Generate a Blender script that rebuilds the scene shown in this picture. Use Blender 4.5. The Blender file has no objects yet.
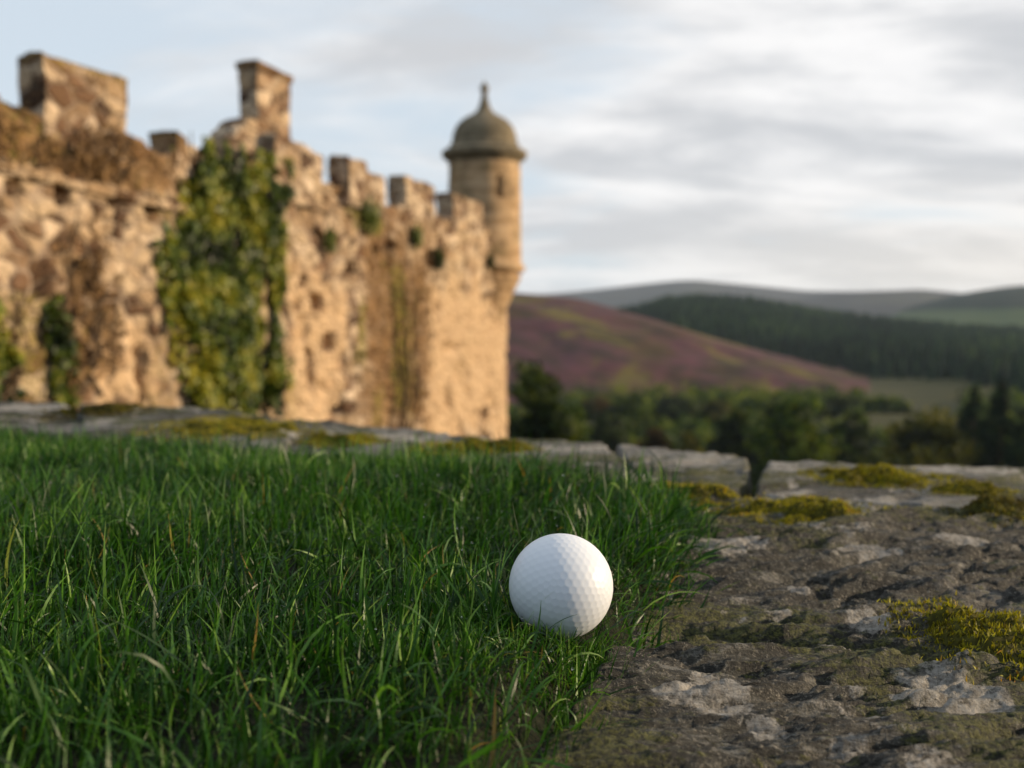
import bpy, math, random
import numpy as np
from mathutils import Vector
R = math.radians
SC = bpy.context.scene
COL = SC.collection
rng = np.random.default_rng(7)

# ------------------------------------------------------------------ camera
CAMZ = 0.140
PITCH = math.atan(66 / 995)
HORIZ = 318.0
FPX = 995.0
cd = bpy.data.cameras.new('camera')
cam = bpy.data.objects.new('camera', cd)
COL.objects.link(cam)
cam.location = (0, 0, CAMZ)
cam.rotation_euler = (R(90) - PITCH, 0, 0)
cd.sensor_width = 36
cd.lens = 36 * FPX / 1024
cd.clip_start = 0.01
cd.clip_end = 30000
cd.dof.use_dof = True
cd.dof.focus_distance = 0.405
cd.dof.aperture_fstop = 9.5
cd.dof.aperture_blades = 0
SC.camera = cam

# ------------------------------------------------------------------ sun and sky
SUN_EL, SUN_AZ = R(12), R(5)       # azimuth measured from +X towards +Y
sdir = Vector((math.cos(SUN_EL) * math.cos(SUN_AZ), math.cos(SUN_EL) * math.sin(SUN_AZ), math.sin(SUN_EL)))
sl = bpy.data.lights.new('sun', 'SUN')
sl.energy = 5.0
sl.angle = R(0.5)
sl.color = (1.0, 0.78, 0.52)
sun = bpy.data.objects.new('sun', sl)
sun.rotation_euler = sdir.to_track_quat('Z', 'Y').to_euler()
COL.objects.link(sun)
SC.view_settings.view_transform = 'Standard'
SC.view_settings.look = 'None'
SC.view_settings.exposure = 0.28
SC.view_settings.gamma = 1.0
SC.view_settings.use_curve_mapping = False
SC.render.engine = 'CYCLES'
SC.cycles.use_denoising = True
SC.cycles.max_bounces = 6
SC.cycles.diffuse_bounces = 3
SC.cycles.glossy_bounces = 2
SC.cycles.transmission_bounces = 3
SC.cycles.volume_bounces = 0
SC.cycles.caustics_reflective = False
SC.cycles.caustics_refractive = False


class NT:
    """small helper for writing node trees"""
    def __init__(self, tree):
        self.t = tree
        tree.nodes.clear()

    def n(self, typ, ins=None, **props):
        nd = self.t.nodes.new(typ)
        for k, v in props.items():
            setattr(nd, k, v)
        for k, v in (ins or {}).items():
            s = nd.inputs[k]
            if isinstance(v, bpy.types.NodeSocket):
                self.t.links.new(v, s)
            elif isinstance(v, bpy.types.Node):
                self.t.links.new(v.outputs[0], s)
            else:
                if isinstance(v, tuple) and len(v) == 3 and s.type == 'RGBA':
                    v = v + (1,)
                s.default_value = v
        return nd

    def math(self, op, a, b=0.0, c=0.0, clamp=False):
        return self.n('ShaderNodeMath', {0: a, 1: b, 2: c}, operation=op, use_clamp=clamp).outputs[0]

    def mix(self, f, a, b, blend='MIX'):
        nd = self.n('ShaderNodeMix', None, data_type='RGBA', blend_type=blend)
        for idx, v in ((0, f), (6, a), (7, b)):
            s = nd.inputs[idx]
            if isinstance(v, bpy.types.NodeSocket):
                self.t.links.new(v, s)
            else:
                s.default_value = v if idx == 0 else (tuple(v) + (1,))[:4]
        return nd.outputs[2]

    def noise(self, vec, scale, detail=4, rough=0.55, dist=0.0):
        return self.n('ShaderNodeTexNoise', {'Vector': vec, 'Scale': scale, 'Detail': detail, 'Roughness': rough, 'Distortion': dist}).outputs['Fac']

    def step(self, v, a, b):
        return self.n('ShaderNodeMapRange', {0: v, 1: a, 2: b, 3: 0.0, 4: 1.0}, interpolation_type='SMOOTHSTEP').outputs[0]

    def ramp(self, f, stops, interp='LINEAR'):
        nd = self.n('ShaderNodeValToRGB', {0: f})
        cr = nd.color_ramp
        cr.interpolation = interp
        while len(cr.elements) < len(stops):
            cr.elements.new(0.5)
        for e, (p, c) in zip(cr.elements, stops):
            e.position = p
            e.color = tuple(c) + (1,)
        return nd.outputs[0]

    def attr(self, name):
        return self.n('ShaderNodeAttribute', None, attribute_name=name)

    def mapping(self, vec, scale=(1, 1, 1), rot=(0, 0, 0), loc=(0, 0, 0)):
        return self.n('ShaderNodeMapping', {'Vector': vec, 'Scale': scale, 'Rotation': rot, 'Location': loc}).outputs[0]


wd = bpy.data.worlds.new('World')
SC.world = wd
wd.use_nodes = True
W = NT(wd.node_tree)
SKY_STR = 0.10
sky = W.n('ShaderNodeTexSky', None, sky_type='NISHITA', sun_disc=False, sun_elevation=SUN_EL,
          sun_rotation=R(90) - SUN_AZ, altitude=200, air_density=1.0, dust_density=1.5, ozone_density=1.5)
gen = W.n('ShaderNodeTexCoord').outputs['Generated']
sep = W.n('ShaderNodeSeparateXYZ', {0: gen})
zc = W.math('MAXIMUM', sep.outputs[2], 0.0)
zz = W.math('ADD', zc, 0.22)
px_ = W.math('DIVIDE', sep.outputs[0], zz)
py_ = W.math('DIVIDE', sep.outputs[1], zz)
pv = W.n('ShaderNodeCombineXYZ', {0: px_, 1: py_, 2: 0.0}).outputs[0]
pv1 = W.mapping(pv, (0.85, 1.1, 1), (0, 0, R(-14)))
c1 = W.noise(pv1, 1.25, 8, 0.55, 0.35)
pv2 = W.mapping(pv, (0.7, 1.35, 1), (0, 0, R(-10)), (3.1, 1.7, 0))
c2 = W.noise(pv2, 1.6, 8, 0.58, 0.3)
gap = W.step(W.math('ADD', c1, W.math('MULTIPLY', sep.outputs[0], 0.42)), 0.34, 0.56)             # 0 = blue gap, 1 = cloud
shade = W.step(c2, 0.37, 0.62)
K = 1.0 / SKY_STR
low = W.step(zc, 0.16, 0.0)
ccol = W.mix(shade, (0.84 * K, 0.83 * K, 0.825 * K), (0.53 * K, 0.54 * K, 0.56 * K))
warm = W.math('MULTIPLY', low, W.step(sep.outputs[0], -0.1, 0.55))
ccol = W.mix(W.math('MULTIPLY', warm, 0.6), ccol, (0.92 * K, 0.82 * K, 0.70 * K))
thin = W.mix(0.75, sky.outputs[0], (0.66 * K, 0.74 * K, 0.82 * K))     # thin high cloud veils the blue
fin = W.mix(W.math('MULTIPLY', gap, 0.95), thin, ccol)
dim_behind = W.step(W.math('ADD', sep.outputs[1], W.math('MULTIPLY', c2, 0.5)), 0.45, -0.45)     # darker sky added behind the viewer, out of view, to cut fill light
fin = W.mix(W.math('MULTIPLY', dim_behind, 0.65), fin, (0.28 * K, 0.38 * K, 0.52 * K))
bg = W.n('ShaderNodeBackground', {0: fin, 1: SKY_STR})
W.n('ShaderNodeOutputWorld', {0: bg})


# ------------------------------------------------------------------ numpy helpers
def _hash(ix, iy, iz):
    h = (ix.astype(np.int64) * 374761393 + iy.astype(np.int64) * 668265263 + iz.astype(np.int64) * 2147483647 * 3) & 0xFFFFFFFF
    h = ((h ^ (h >> 13)) * 1274126177) & 0xFFFFFFFF
    h = ((h ^ (h >> 16)) * 2246822519) & 0xFFFFFFFF
    return (h ^ (h >> 15)) & 0xFFFF


def vnoise(x, y, z=None):
    """smooth value noise, about -1..1"""
    x = np.asarray(x, float); y = np.asarray(y, float)
    z = np.zeros_like(x) if z is None else np.asarray(z, float) + np.zeros_like(x)
    x0 = np.floor(x); y0 = np.floor(y); z0 = np.floor(z)
    fx = x - x0; fy = y - y0; fz = z - z0
    fx = fx * fx * fx * (fx * (fx * 6 - 15) + 10); fy = fy * fy * fy * (fy * (fy * 6 - 15) + 10); fz = fz * fz * fz * (fz * (fz * 6 - 15) + 10)
    r = 0
    for dx in (0, 1):
        for dy in (0, 1):
            for dz in (0, 1):
                w = (fx if dx else 1 - fx) * (fy if dy else 1 - fy) * (fz if dz else 1 - fz)
                r = r + w * _hash(x0 + dx, y0 + dy, z0 + dz)
    return r / 32767.5 - 1


def fbm(x, y, z=None, oct=4, gain=0.5):
    a, s, r = 1.0, 0.0, 0
    zz = 0.0 if z is None else z
    for i in range(oct):
        r = r + a * vnoise(x + i * 17.3, y - i * 9.1, zz + i * 5.7)
        s += a
        a *= gain
        x = x * 2.03; y = y * 2.03
        if z is not None: zz = zz * 2.03
    return r / s


def smooth(a, b, v):
    t = np.clip((v - a) / (b - a), 0, 1)
    return t * t * (3 - 2 * t)


def seg_dist(px, py, ax, ay, bx, by):
    dx, dy = bx - ax, by - ay
    t = np.clip(((px - ax) * dx + (py - ay) * dy) / (dx * dx + dy * dy + 1e-12), 0, 1)
    return np.hypot(px - ax - t * dx, py - ay - t * dy)


def poly_sd(px, py, poly):
    """signed distance, negative inside"""
    d = np.full(np.shape(px), 1e9)
    ins = np.zeros(np.shape(px), bool)
    n = len(poly)
    for i in range(n):
        ax, ay = poly[i]; bx, by = poly[(i + 1) % n]
        d = np.minimum(d, seg_dist(px, py, ax, ay, bx, by))
        c = ((ay > py) != (by > py)) & (px < (bx - ax) * (py - ay) / ((by - ay) if by != ay else 1e-12) + ax)
        ins ^= c
    return np.where(ins, -d, d)


def link(name, me, mat=None, parent=None, smooth_=True):
    if mat is not None:
        for m in (mat if isinstance(mat, (list, tuple)) else [mat]):
            me.materials.append(m)
    if smooth_ and len(me.polygons):
        me.polygons.foreach_set('use_smooth', np.ones(len(me.polygons), bool))
    o = bpy.data.objects.new(name, me)
    COL.objects.link(o)
    if parent is not None: o.parent = parent
    return o


def mesh_np(name, V, F, attrs=None):
    """V (n,3); F one (m,k) int array or a list of them"""
    V = np.asarray(V, np.float32)
    Fs = F if isinstance(F, list) else [F]
    Fs = [np.asarray(f, np.int32) for f in Fs if len(f)]
    me = bpy.data.meshes.new(name)
    me.vertices.add(len(V))
    me.vertices.foreach_set('co', V.ravel())
    idx = np.concatenate([f.ravel() for f in Fs])
    cnt = np.concatenate([np.full(len(f), f.shape[1], np.int32) for f in Fs])
    me.loops.add(len(idx))
    me.loops.foreach_set('vertex_index', idx)
    me.polygons.add(len(cnt))
    me.polygons.foreach_set('loop_start', np.concatenate([[0], np.cumsum(cnt)[:-1]]).astype(np.int32))
    me.polygons.foreach_set('loop_total', cnt)
    for k, v in (attrs or {}).items():
        a = me.attributes.new(k, 'FLOAT', 'POINT')
        a.data.foreach_set('value', np.asarray(v, np.float32))
    me.update(calc_edges=True)
    me.validate()
    return me


def grid_faces(nx, ny, keep=None, flip=False):
    i, j = np.meshgrid(np.arange(nx - 1), np.arange(ny - 1), indexing='ij')
    a = (i * ny + j).ravel()
    f = np.stack([a, a + ny, a + ny + 1, a + 1], 1)
    if flip: f = f[:, ::-1]
    if keep is not None:
        f = f[keep.ravel()[f].any(1)]
    return f


def compact(V, F, attrs):
    used = np.unique(F)
    m = np.full(len(V), -1, np.int64); m[used] = np.arange(len(used))
    return V[used], m[F], {k: np.asarray(v)[used] for k, v in attrs.items()}


def tag(o, label=None, cat=None, group=None, kind=None):
    if label: o['label'] = label
    if cat: o['category'] = cat
    if group: o['group'] = group
    if kind: o['kind'] = kind
    return o


def empty(name, loc=(0, 0, 0), rz=0.0):
    o = bpy.data.objects.new(name, None)
    o.location = loc; o.rotation_euler = (0, 0, rz); o.empty_display_size = 0.1
    COL.objects.link(o)
    return o


def ray(px, py):
    r, u = (px - 512) / FPX, (384 - py) / FPX
    f = Vector((0, math.cos(PITCH), -math.sin(PITCH))); up = Vector((0, math.sin(PITCH), math.cos(PITCH)))
    return f + Vector((1, 0, 0)) * r + up * u


def gp(px, py, z=0.0):
    """point of the level plane z seen in that direction"""
    d = ray(px, py)
    k = (z - CAMZ) / d.z
    return (d.x * k, d.y * k)


# ------------------------------------------------------------------ materials
def new_mat(name):
    m = bpy.data.materials.new(name)
    m.use_nodes = True
    return m, NT(m.node_tree)


def finish(t, color, rough=0.85, normal=None, spec=0.3, extra=None):
    ins = {'Base Color': color, 'Roughness': rough, 'Specular IOR Level': spec}
    if normal is not None: ins['Normal'] = normal
    b = t.n('ShaderNodeBsdfPrincipled', ins)
    if extra:
        for k, v in extra.items():
            if isinstance(v, bpy.types.NodeSocket): t.t.links.new(v, b.inputs[k])
            else: b.inputs[k].default_value = v
    out = t.n('ShaderNodeOutputMaterial', {0: b})
    return b, out


def foliage_mat(name, stops, trans=0.35, rough=0.5, spec=0.3, attr='rnd'):
    m, t = new_mat(name)
    c = t.ramp(t.attr(attr).outputs['Fac'], stops)
    p = t.n('ShaderNodeBsdfPrincipled', {'Base Color': c, 'Roughness': rough, 'Specular IOR Level': spec})
    tr = t.n('ShaderNodeBsdfTranslucent', {'Color': t.mix(1.0, c, (1.0, 1.0, 0.55), 'MULTIPLY')})
    mx = t.n('ShaderNodeMixShader', {0: trans, 1: p, 2: tr})
    t.n('ShaderNodeOutputMaterial', {0: mx})
    return m


def grass_mat():
    m, t = new_mat('grass_blade')
    rnd = t.attr('rnd').outputs['Fac']; s = t.attr('along').outputs['Fac']; dry = t.attr('dry').outputs['Fac']
    c = t.ramp(rnd, [(0.0, (0.007, 0.025, 0.003)), (0.3, (0.016, 0.064, 0.005)), (0.56, (0.042, 0.130, 0.009)), (0.78, (0.125, 0.250, 0.032)), (1.0, (0.25, 0.37, 0.10))])
    base = t.mix(t.step(s, 0.35, 0.0), c, (0.050, 0.062, 0.016))
    tip = t.math('MULTIPLY', t.step(s, 0.82, 1.0), t.step(rnd, 0.55, 0.9))
    base = t.mix(t.math('MULTIPLY', tip, 0.6), base, (0.23, 0.20, 0.07))
    base = t.mix(dry, base, (0.34, 0.20, 0.06))
    p = t.n('ShaderNodeBsdfPrincipled', {'Base Color': base, 'Roughness': 0.42, 'Specular IOR Level': 0.35})
    tr = t.n('ShaderNodeBsdfTranslucent', {'Color': t.mix(1.0, base, (1.25, 1.25, 0.6), 'MULTIPLY')})
    mx = t.n('ShaderNodeMixShader', {0: 0.32, 1: p, 2: tr})
    t.n('ShaderNodeOutputMaterial', {0: mx})
    return m


def capstone_mat():
    m, t = new_mat('weathered_schist')
    P = t.n('ShaderNodeNewGeometry').outputs['Position']
    strat = t.mapping(P, (9, 70, 70), (0, 0, R(14)))
    g = t.noise(strat, 1.0, 6, 0.62, 0.6)
    big = t.noise(P, 9, 5, 0.6)
    fine = t.noise(P, 480, 6, 0.72)
    mid = t.noise(P, 85, 6, 0.68)
    streak = t.noise(t.mapping(P, (40, 380, 200), (0, 0, R(14))), 1.0, 6, 0.7, 0.4)
    c = t.ramp(t.math('ADD', t.math('MULTIPLY', g, 0.35), t.math('MULTIPLY', streak, 0.65)), [(0.36, (0.006, 0.006, 0.005)), (0.47, (0.020, 0.020, 0.015)), (0.54, (0.066, 0.064, 0.050)), (0.64, (0.29, 0.28, 0.25))])
    c = t.mix(t.step(big, 0.42, 0.62), c, t.mix(0.18, c, (0.09, 0.07, 0.045)))
    c = t.mix(t.math('MULTIPLY', t.step(mid, 0.50, 0.60), 0.75), c, (0.018, 0.016, 0.012))
    c = t.mix(t.math('MULTIPLY', t.step(fine, 0.54, 0.64), 0.75), c, (0.30, 0.27, 0.215))
    c = t.mix(t.math('MULTIPLY', t.step(fine, 0.46, 0.38), 0.8), c, (0.010, 0.009, 0.007))
    # grey crust
    crust = t.math('MULTIPLY', t.step(t.math('ADD', t.math('MULTIPLY', t.attr('crust').outputs['Fac'], 1.0), t.math('MULTIPLY', mid, 0.9)), 0.72, 0.95), 0.8)
    c = t.mix(crust, c, t.mix(fine, (0.11, 0.105, 0.095), (0.33, 0.315, 0.285)))
    # thin green and ochre film
    film = t.math('ADD', t.attr('film').outputs['Fac'], t.math('ADD', t.math('MULTIPLY', t.math('SUBTRACT', mid, 0.5), 3.2), t.math('MULTIPLY', t.math('SUBTRACT', streak, 0.5), 3.0)))
    c = t.mix(t.math('MULTIPLY', t.step(film, 0.45, 0.95), 0.85), c, t.mix(t.step(fine, 0.42, 0.58), (0.012, 0.017, 0.003), (0.115, 0.118, 0.014)))
    # white lichen
    li = t.math('ADD', t.attr('lichen').outputs['Fac'], t.math('ADD', t.math('MULTIPLY', t.math('SUBTRACT', mid, 0.5), 2.6), t.math('MULTIPLY', t.math('SUBTRACT', fine, 0.5), 1.2)))
    lcol = t.ramp(t.noise(P, 230, 6, 0.75), [(0.32, (0.10, 0.085, 0.070)), (0.45, (0.30, 0.275, 0.235)), (0.56, (0.48, 0.445, 0.39)), (0.70, (0.62, 0.58, 0.52))])
    c = t.mix(t.math('MULTIPLY', t.step(li, 0.50, 0.95), 0.92), c, lcol)
    h = t.math('ADD', t.math('MULTIPLY', g, 1.0), t.math('ADD', t.math('MULTIPLY', mid, 0.5), t.math('ADD', t.math('MULTIPLY', fine, 0.6), t.math('MULTIPLY', streak, 0.9))))
    bmp = t.n('ShaderNodeBump', {'Strength': 1.0, 'Distance': 0.0065, 'Height': h})
    rough = t.math('ADD', 0.42, t.math('MULTIPLY', mid, 0.6), clamp=True)
    finish(t, c, rough, bmp.outputs[0], 0.4)
    return m


def castle_mat(name='rubble_masonry', cell=1.0):
    m, t = new_mat(name)
    P = t.n('ShaderNodeTexCoord').outputs['Object']
    wob = t.n('ShaderNodeTexNoise', {'Vector': P, 'Scale': 1.6, 'Detail': 3})
    off = t.n('ShaderNodeVectorMath', {0: wob.outputs['Color'], 1: (0.5, 0.5, 0.5)}, operation='SUBTRACT')
    off = t.n('ShaderNodeVectorMath', {0: off.outputs[0], 'Scale': 0.35}, operation='SCALE')
    Q = t.n('ShaderNodeVectorMath', {0: P, 1: off.outputs[0]}, operation='ADD').outputs[0]
    Q = t.mapping(Q, (3.0 * cell, 3.0 * cell, 4.8 * cell))
    v = t.n('ShaderNodeTexVoronoi', {'Vector': Q, 'Scale': 1.0, 'Randomness': 0.9}, feature='F1')
    e = t.n('ShaderNodeTexVoronoi', {'Vector': Q, 'Scale': 1.0, 'Randomness': 0.9}, feature='DISTANCE_TO_EDGE')
    rr = t.n('ShaderNodeSeparateColor', {0: v.outputs['Color']})
    st = t.ramp(rr.outputs[0], [(0.0, (0.050, 0.028, 0.017)), (0.22, (0.16, 0.088, 0.050)), (0.48, (0.34, 0.235, 0.138)), (0.75, (0.52, 0.385, 0.245)), (1.0, (0.66, 0.51, 0.36))])
    big = t.noise(P, 0.8, 4, 0.6)
    mid = t.noise(P, 3.5, 5, 0.6)
    fine = t.noise(P, 16, 5, 0.65)
    st = t.mix(t.math('MULTIPLY', t.step(fine, 0.45, 0.7), 0.45), st, (0.13, 0.085, 0.05))
    st = t.mix(t.math('MULTIPLY', t.step(t.noise(P, 1.9, 5, 0.62, 0.5), 0.50, 0.66), 0.55), st, t.mix(rr.outputs[2], (0.08, 0.045, 0.022), (0.20, 0.11, 0.055)))
    mortar = t.step(e.outputs['Distance'], 0.09, 0.015)
    st = t.mix(t.math('MULTIPLY', mortar, t.step(mid, 0.35, 0.6)), st, (0.36, 0.27, 0.19))
    st = t.mix(t.math('MULTIPLY', mortar, t.step(mid, 0.48, 0.36)), st, (0.06, 0.042, 0.028))
    # lime wash remains
    st = t.mix(t.math('MULTIPLY', t.step(t.math('ADD', t.attr('pale').outputs['Fac'], t.math('MULTIPLY', mid, 0.8)), 0.62, 0.95), 0.75), st, (0.60, 0.41, 0.235))
    # brown staining and dead growth
    sv = t.math('ADD', t.attr('stain').outputs['Fac'], t.math('MULTIPLY', t.math('SUBTRACT', fine, 0.5), 1.8))
    st = t.mix(t.math('MULTIPLY', t.step(sv, 0.35, 0.8), 0.85), st, t.mix(rr.outputs[1], (0.12, 0.062, 0.022), (0.27, 0.155, 0.065)))
    mv = t.math('ADD', t.attr('moss').outputs['Fac'], t.math('MULTIPLY', t.math('SUBTRACT', fine, 0.5), 1.6))
    st = t.mix(t.math('MULTIPLY', t.step(mv, 0.4, 0.85), 0.85), st, t.mix(rr.outputs[2], (0.085, 0.085, 0.012), (0.21, 0.17, 0.025)))
    h = t.math('ADD', t.math('MULTIPLY', t.step(e.outputs['Distance'], 0.0, 0.16), 1.0), t.math('ADD', t.math('MULTIPLY', rr.outputs[1], 0.7), t.math('MULTIPLY', fine, 0.9)))
    bmp = t.n('ShaderNodeBump', {'Strength': 0.9, 'Distance': 0.05, 'Height': h})
    finish(t, st, 0.92, bmp.outputs[0], 0.2)
    return m


def ashlar_mat():
    m, t = new_mat('turret_stone')
    P = t.n('ShaderNodeTexCoord').outputs['Object']
    mid = t.noise(P, 2.4, 5, 0.6)
    fine = t.noise(P, 14, 5, 0.65)
    course = t.noise(t.mapping(P, (0.9, 0.9, 3.6)), 1.4, 2, 0.5)
    c = t.ramp(course, [(0.3, (0.30, 0.19, 0.095)), (0.5, (0.44, 0.29, 0.155)), (0.7, (0.55, 0.38, 0.22))])
    c = t.mix(t.math('MULTIPLY', t.step(mid, 0.50, 0.66), 0.6), c, (0.15, 0.105, 0.06))
    c = t.mix(t.math('MULTIPLY', t.step(fine, 0.5, 0.7), 0.35), c, (0.10, 0.075, 0.05))
    c = t.mix(t.math('MULTIPLY', t.step(t.noise(P, 1.3, 4, 0.6), 0.52, 0.66), 0.5), c, (0.14, 0.125, 0.055))
    bmp = t.n('ShaderNodeBump', {'Strength': 0.8, 'Distance': 0.03, 'Height': t.math('ADD', fine, course)})
    finish(t, c, 0.9, bmp.outputs[0], 0.2)
    return m


def dome_mat():
    m, t = new_mat('dome_stone')
    P = t.n('ShaderNodeTexCoord').outputs['Object']
    mid = t.noise(P, 2.6, 5, 0.65)
    c = t.ramp(mid, [(0.3, (0.10, 0.082, 0.052)), (0.5, (0.18, 0.145, 0.092)), (0.7, (0.28, 0.22, 0.14))])
    bmp = t.n('ShaderNodeBump', {'Strength': 0.7, 'Distance': 0.03, 'Height': t.noise(P, 12, 4)})
    finish(t, c, 0.9, bmp.outputs[0], 0.2)
    return m


def simple_mat(name, stops, scale, rough=0.95, bump=0.0, dist=0.02, coord='Position', detail=6, spec=0.2):
    m, t = new_mat(name)
    P = t.n('ShaderNodeNewGeometry').outputs['Position']
    f = t.noise(P, scale, detail, 0.62, 0.4)
    c = t.ramp(f, stops)
    nrm = None
    if bump: nrm = t.n('ShaderNodeBump', {'Strength': bump, 'Distance': dist, 'Height': t.noise(P, scale * 6, 4)}).outputs[0]
    finish(t, c, rough, nrm, spec)
    return m


def heather_mat():
    m, t = new_mat('heather_moor')
    P = t.n('ShaderNodeNewGeometry').outputs['Position']
    Q = t.mapping(P, (1.0, 0.45, 1.0))
    a = t.noise(Q, 0.011, 7, 0.6, 0.8)
    b = t.noise(Q, 0.026, 6, 0.62, 0.5)
    d = t.noise(P, 0.16, 5, 0.65)
    c = t.ramp(a, [(0.34, (0.048, 0.040, 0.012)), (0.44, (0.072, 0.038, 0.022)), (0.52, (0.088, 0.034, 0.042)), (0.60, (0.050, 0.030, 0.018)), (0.70, (0.045, 0.036, 0.014))])
    c = t.mix(t.math('MULTIPLY', t.step(b, 0.50, 0.60), 0.85), c, t.mix(d, (0.060, 0.060, 0.012), (0.17, 0.125, 0.030)))
    c = t.mix(t.math('MULTIPLY', t.step(t.noise(P, 0.05, 6, 0.65), 0.5, 0.62), 0.7), c, (0.026, 0.022, 0.012))
    finish(t, c, 0.95, None, 0.1)
    return m


M = dict(
    grass=grass_mat(), cap=capstone_mat(), castle=castle_mat(), turret=ashlar_mat(), dome=dome_mat(), heather=heather_mat(),
    soil=simple_mat('turf_soil', [(0.3, (0.006, 0.007, 0.003)), (0.6, (0.014, 0.016, 0.006)), (0.8, (0.028, 0.026, 0.010))], 60, bump=0.8, dist=0.004),
    moss=foliage_mat('moss_leaf', [(0.0, (0.040, 0.030, 0.006)), (0.25, (0.115, 0.092, 0.008)), (0.55, (0.28, 0.25, 0.011)), (0.85, (0.44, 0.38, 0.022)), (1.0, (0.40, 0.21, 0.03))], 0.35, 0.6),
    mossb=simple_mat('moss_base', [(0.3, (0.030, 0.028, 0.006)), (0.7, (0.075, 0.070, 0.010))], 200),
    ivy=foliage_mat('ivy_leaf', [(0.0, (0.008, 0.015, 0.002)), (0.3, (0.038, 0.066, 0.005)), (0.6, (0.110, 0.140, 0.008)), (1.0, (0.31, 0.27, 0.020))], 0.2, 0.45),
    dryleaf=foliage_mat('dead_creeper_leaf', [(0.0, (0.06, 0.032, 0.012)), (0.5, (0.17, 0.095, 0.034)), (0.85, (0.30, 0.175, 0.065)), (1.0, (0.15, 0.13, 0.02))], 0.2, 0.7),
    stem=simple_mat('ivy_stem', [(0.3, (0.05, 0.032, 0.018)), (0.7, (0.11, 0.075, 0.045))], 20),
    bark=simple_mat('bark', [(0.3, (0.035, 0.026, 0.018)), (0.7, (0.09, 0.07, 0.05))], 6, bump=0.6, dist=0.03),
    valley=simple_mat('valley_grass', [(0.30, (0.018, 0.021, 0.004)), (0.5, (0.042, 0.040, 0.006)), (0.7, (0.070, 0.058, 0.008))], 0.02),
    fir=foliage_mat('fir_needles', [(0.0, (0.004, 0.010, 0.005)), (0.5, (0.012, 0.029, 0.012)), (1.0, (0.046, 0.075, 0.022))], 0.05, 0.8, 0.05),
    forestfloor=simple_mat('forest_floor', [(0.3, (0.006, 0.011, 0.005)), (0.7, (0.016, 0.021, 0.008))], 0.05),
    far=simple_mat('far_moor', [(0.3, (0.026, 0.026, 0.026)), (0.5, (0.045, 0.040, 0.036)), (0.7, (0.055, 0.055, 0.032))], 0.003),
)
for nm, st in (('leaf_dark', [(0.0, (0.005, 0.010, 0.003)), (0.5, (0.020, 0.036, 0.004)), (1.0, (0.085, 0.105, 0.009))]),
               ('leaf_mid', [(0.0, (0.008, 0.016, 0.003)), (0.5, (0.050, 0.088, 0.005)), (1.0, (0.25, 0.27, 0.015))]),
               ('leaf_olive', [(0.0, (0.012, 0.015, 0.003)), (0.5, (0.075, 0.076, 0.009)), (1.0, (0.24, 0.20, 0.02))]),
               ('leaf_autumn', [(0.0, (0.022, 0.014, 0.004)), (0.5, (0.065, 0.036, 0.008)), (1.0, (0.13, 0.075, 0.016))])):
    M[nm] = foliage_mat(nm, st, 0.38, 0.6, 0.2)

# ------------------------------------------------------------------ terrain
ZV = -30.0


def ground_z(x, y):
    r = np.hypot(x, y)
    z = -6.0 + (ZV + 6.0) * smooth(26, 130, r) + 1.5 * fbm(x / 60, y / 60, oct=3) * smooth(30, 120, r)
    return z


az = np.linspace(-math.pi, math.pi, 241)
rr = np.concatenate([np.linspace(0.0, 30, 8), np.geomspace(36, 7000, 70)])
A_, R_ = np.meshgrid(az, rr, indexing='ij')
X, Y = R_ * np.sin(A_), R_ * np.cos(A_)
V = np.stack([X, Y, ground_z(X, Y)], -1).reshape(-1, 3)
tag(link('ground', mesh_np('ground', V, grid_faces(len(az), len(rr), flip=True)), M['valley']), kind='structure')


def px_az(px):
    return np.arctan((np.asarray(px, float) - 512) / FPX)


def hill(name, crest, d0, d1, mat, rough_amp=3.0, res=(260, 70), power=1.0, back=1.6, zb=ZV - 1.5):
    """a ridge: crest = [(direction, height reading)], rising from distance d0 to its crest at d1, then falling behind"""
    cx = np.array([c[0] for c in crest], float); cy = np.array([c[1] for c in crest], float)
    d0 = np.interp(cx, *zip(*d0)) if isinstance(d0, list) else np.full(len(cx), d0)
    d1 = np.interp(cx, *zip(*d1)) if isinstance(d1, list) else np.full(len(cx), d1)
    a = px_az(cx)
    zc_ = CAMZ + (HORIZ - cy) / FPX * d1 * np.cos(a)
    aa = np.linspace(a[0], a[-1], res[0])
    ker = np.ones(9) / 9
    Zc = np.convolve(np.pad(np.interp(aa, a, zc_), 4, mode='edge'), ker, 'valid')
    D0 = np.interp(aa, a, d0); D1 = np.interp(aa, a, d1)
    endf = smooth(0, 0.06, np.minimum(aa - a[0], a[-1] - aa))
    s = np.concatenate([np.linspace(0, 1, res[1]), 1 + np.linspace(0.03, 1, 20)])
    S, AA = np.meshgrid(s, aa, indexing='xy')
    D = np.where(S <= 1, D0[:, None] + (D1 - D0)[:, None] * S, D1[:, None] * (1 + (back - 1) * (S - 1)))
    prof = np.where(S <= 1, (S ** power) * (1.5 - 0.5 * S ** (2 * power)) if power != 1 else np.sin(S * math.pi / 2) ** 1.15, np.cos((S - 1) * math.pi / 2))
    Xh, Yh = D * np.sin(AA), D * np.cos(AA)
    sc = (D1.mean() - D0.mean())
    z = zb + (Zc[:, None] - zb) * prof * endf[:, None]
    z = z + rough_amp * fbm(Xh / sc * 5, Yh / sc * 5, oct=4) * np.sin(np.clip(S, 0, 1) * math.pi) ** 0.7
    Vh = np.stack([Xh, Yh, z], -1).reshape(-1, 3)
    o = link(name, mesh_np(name, Vh, grid_faces(len(aa), len(s))), mat)
    tag(o, kind='structure')
    return aa, D, z, S


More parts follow.
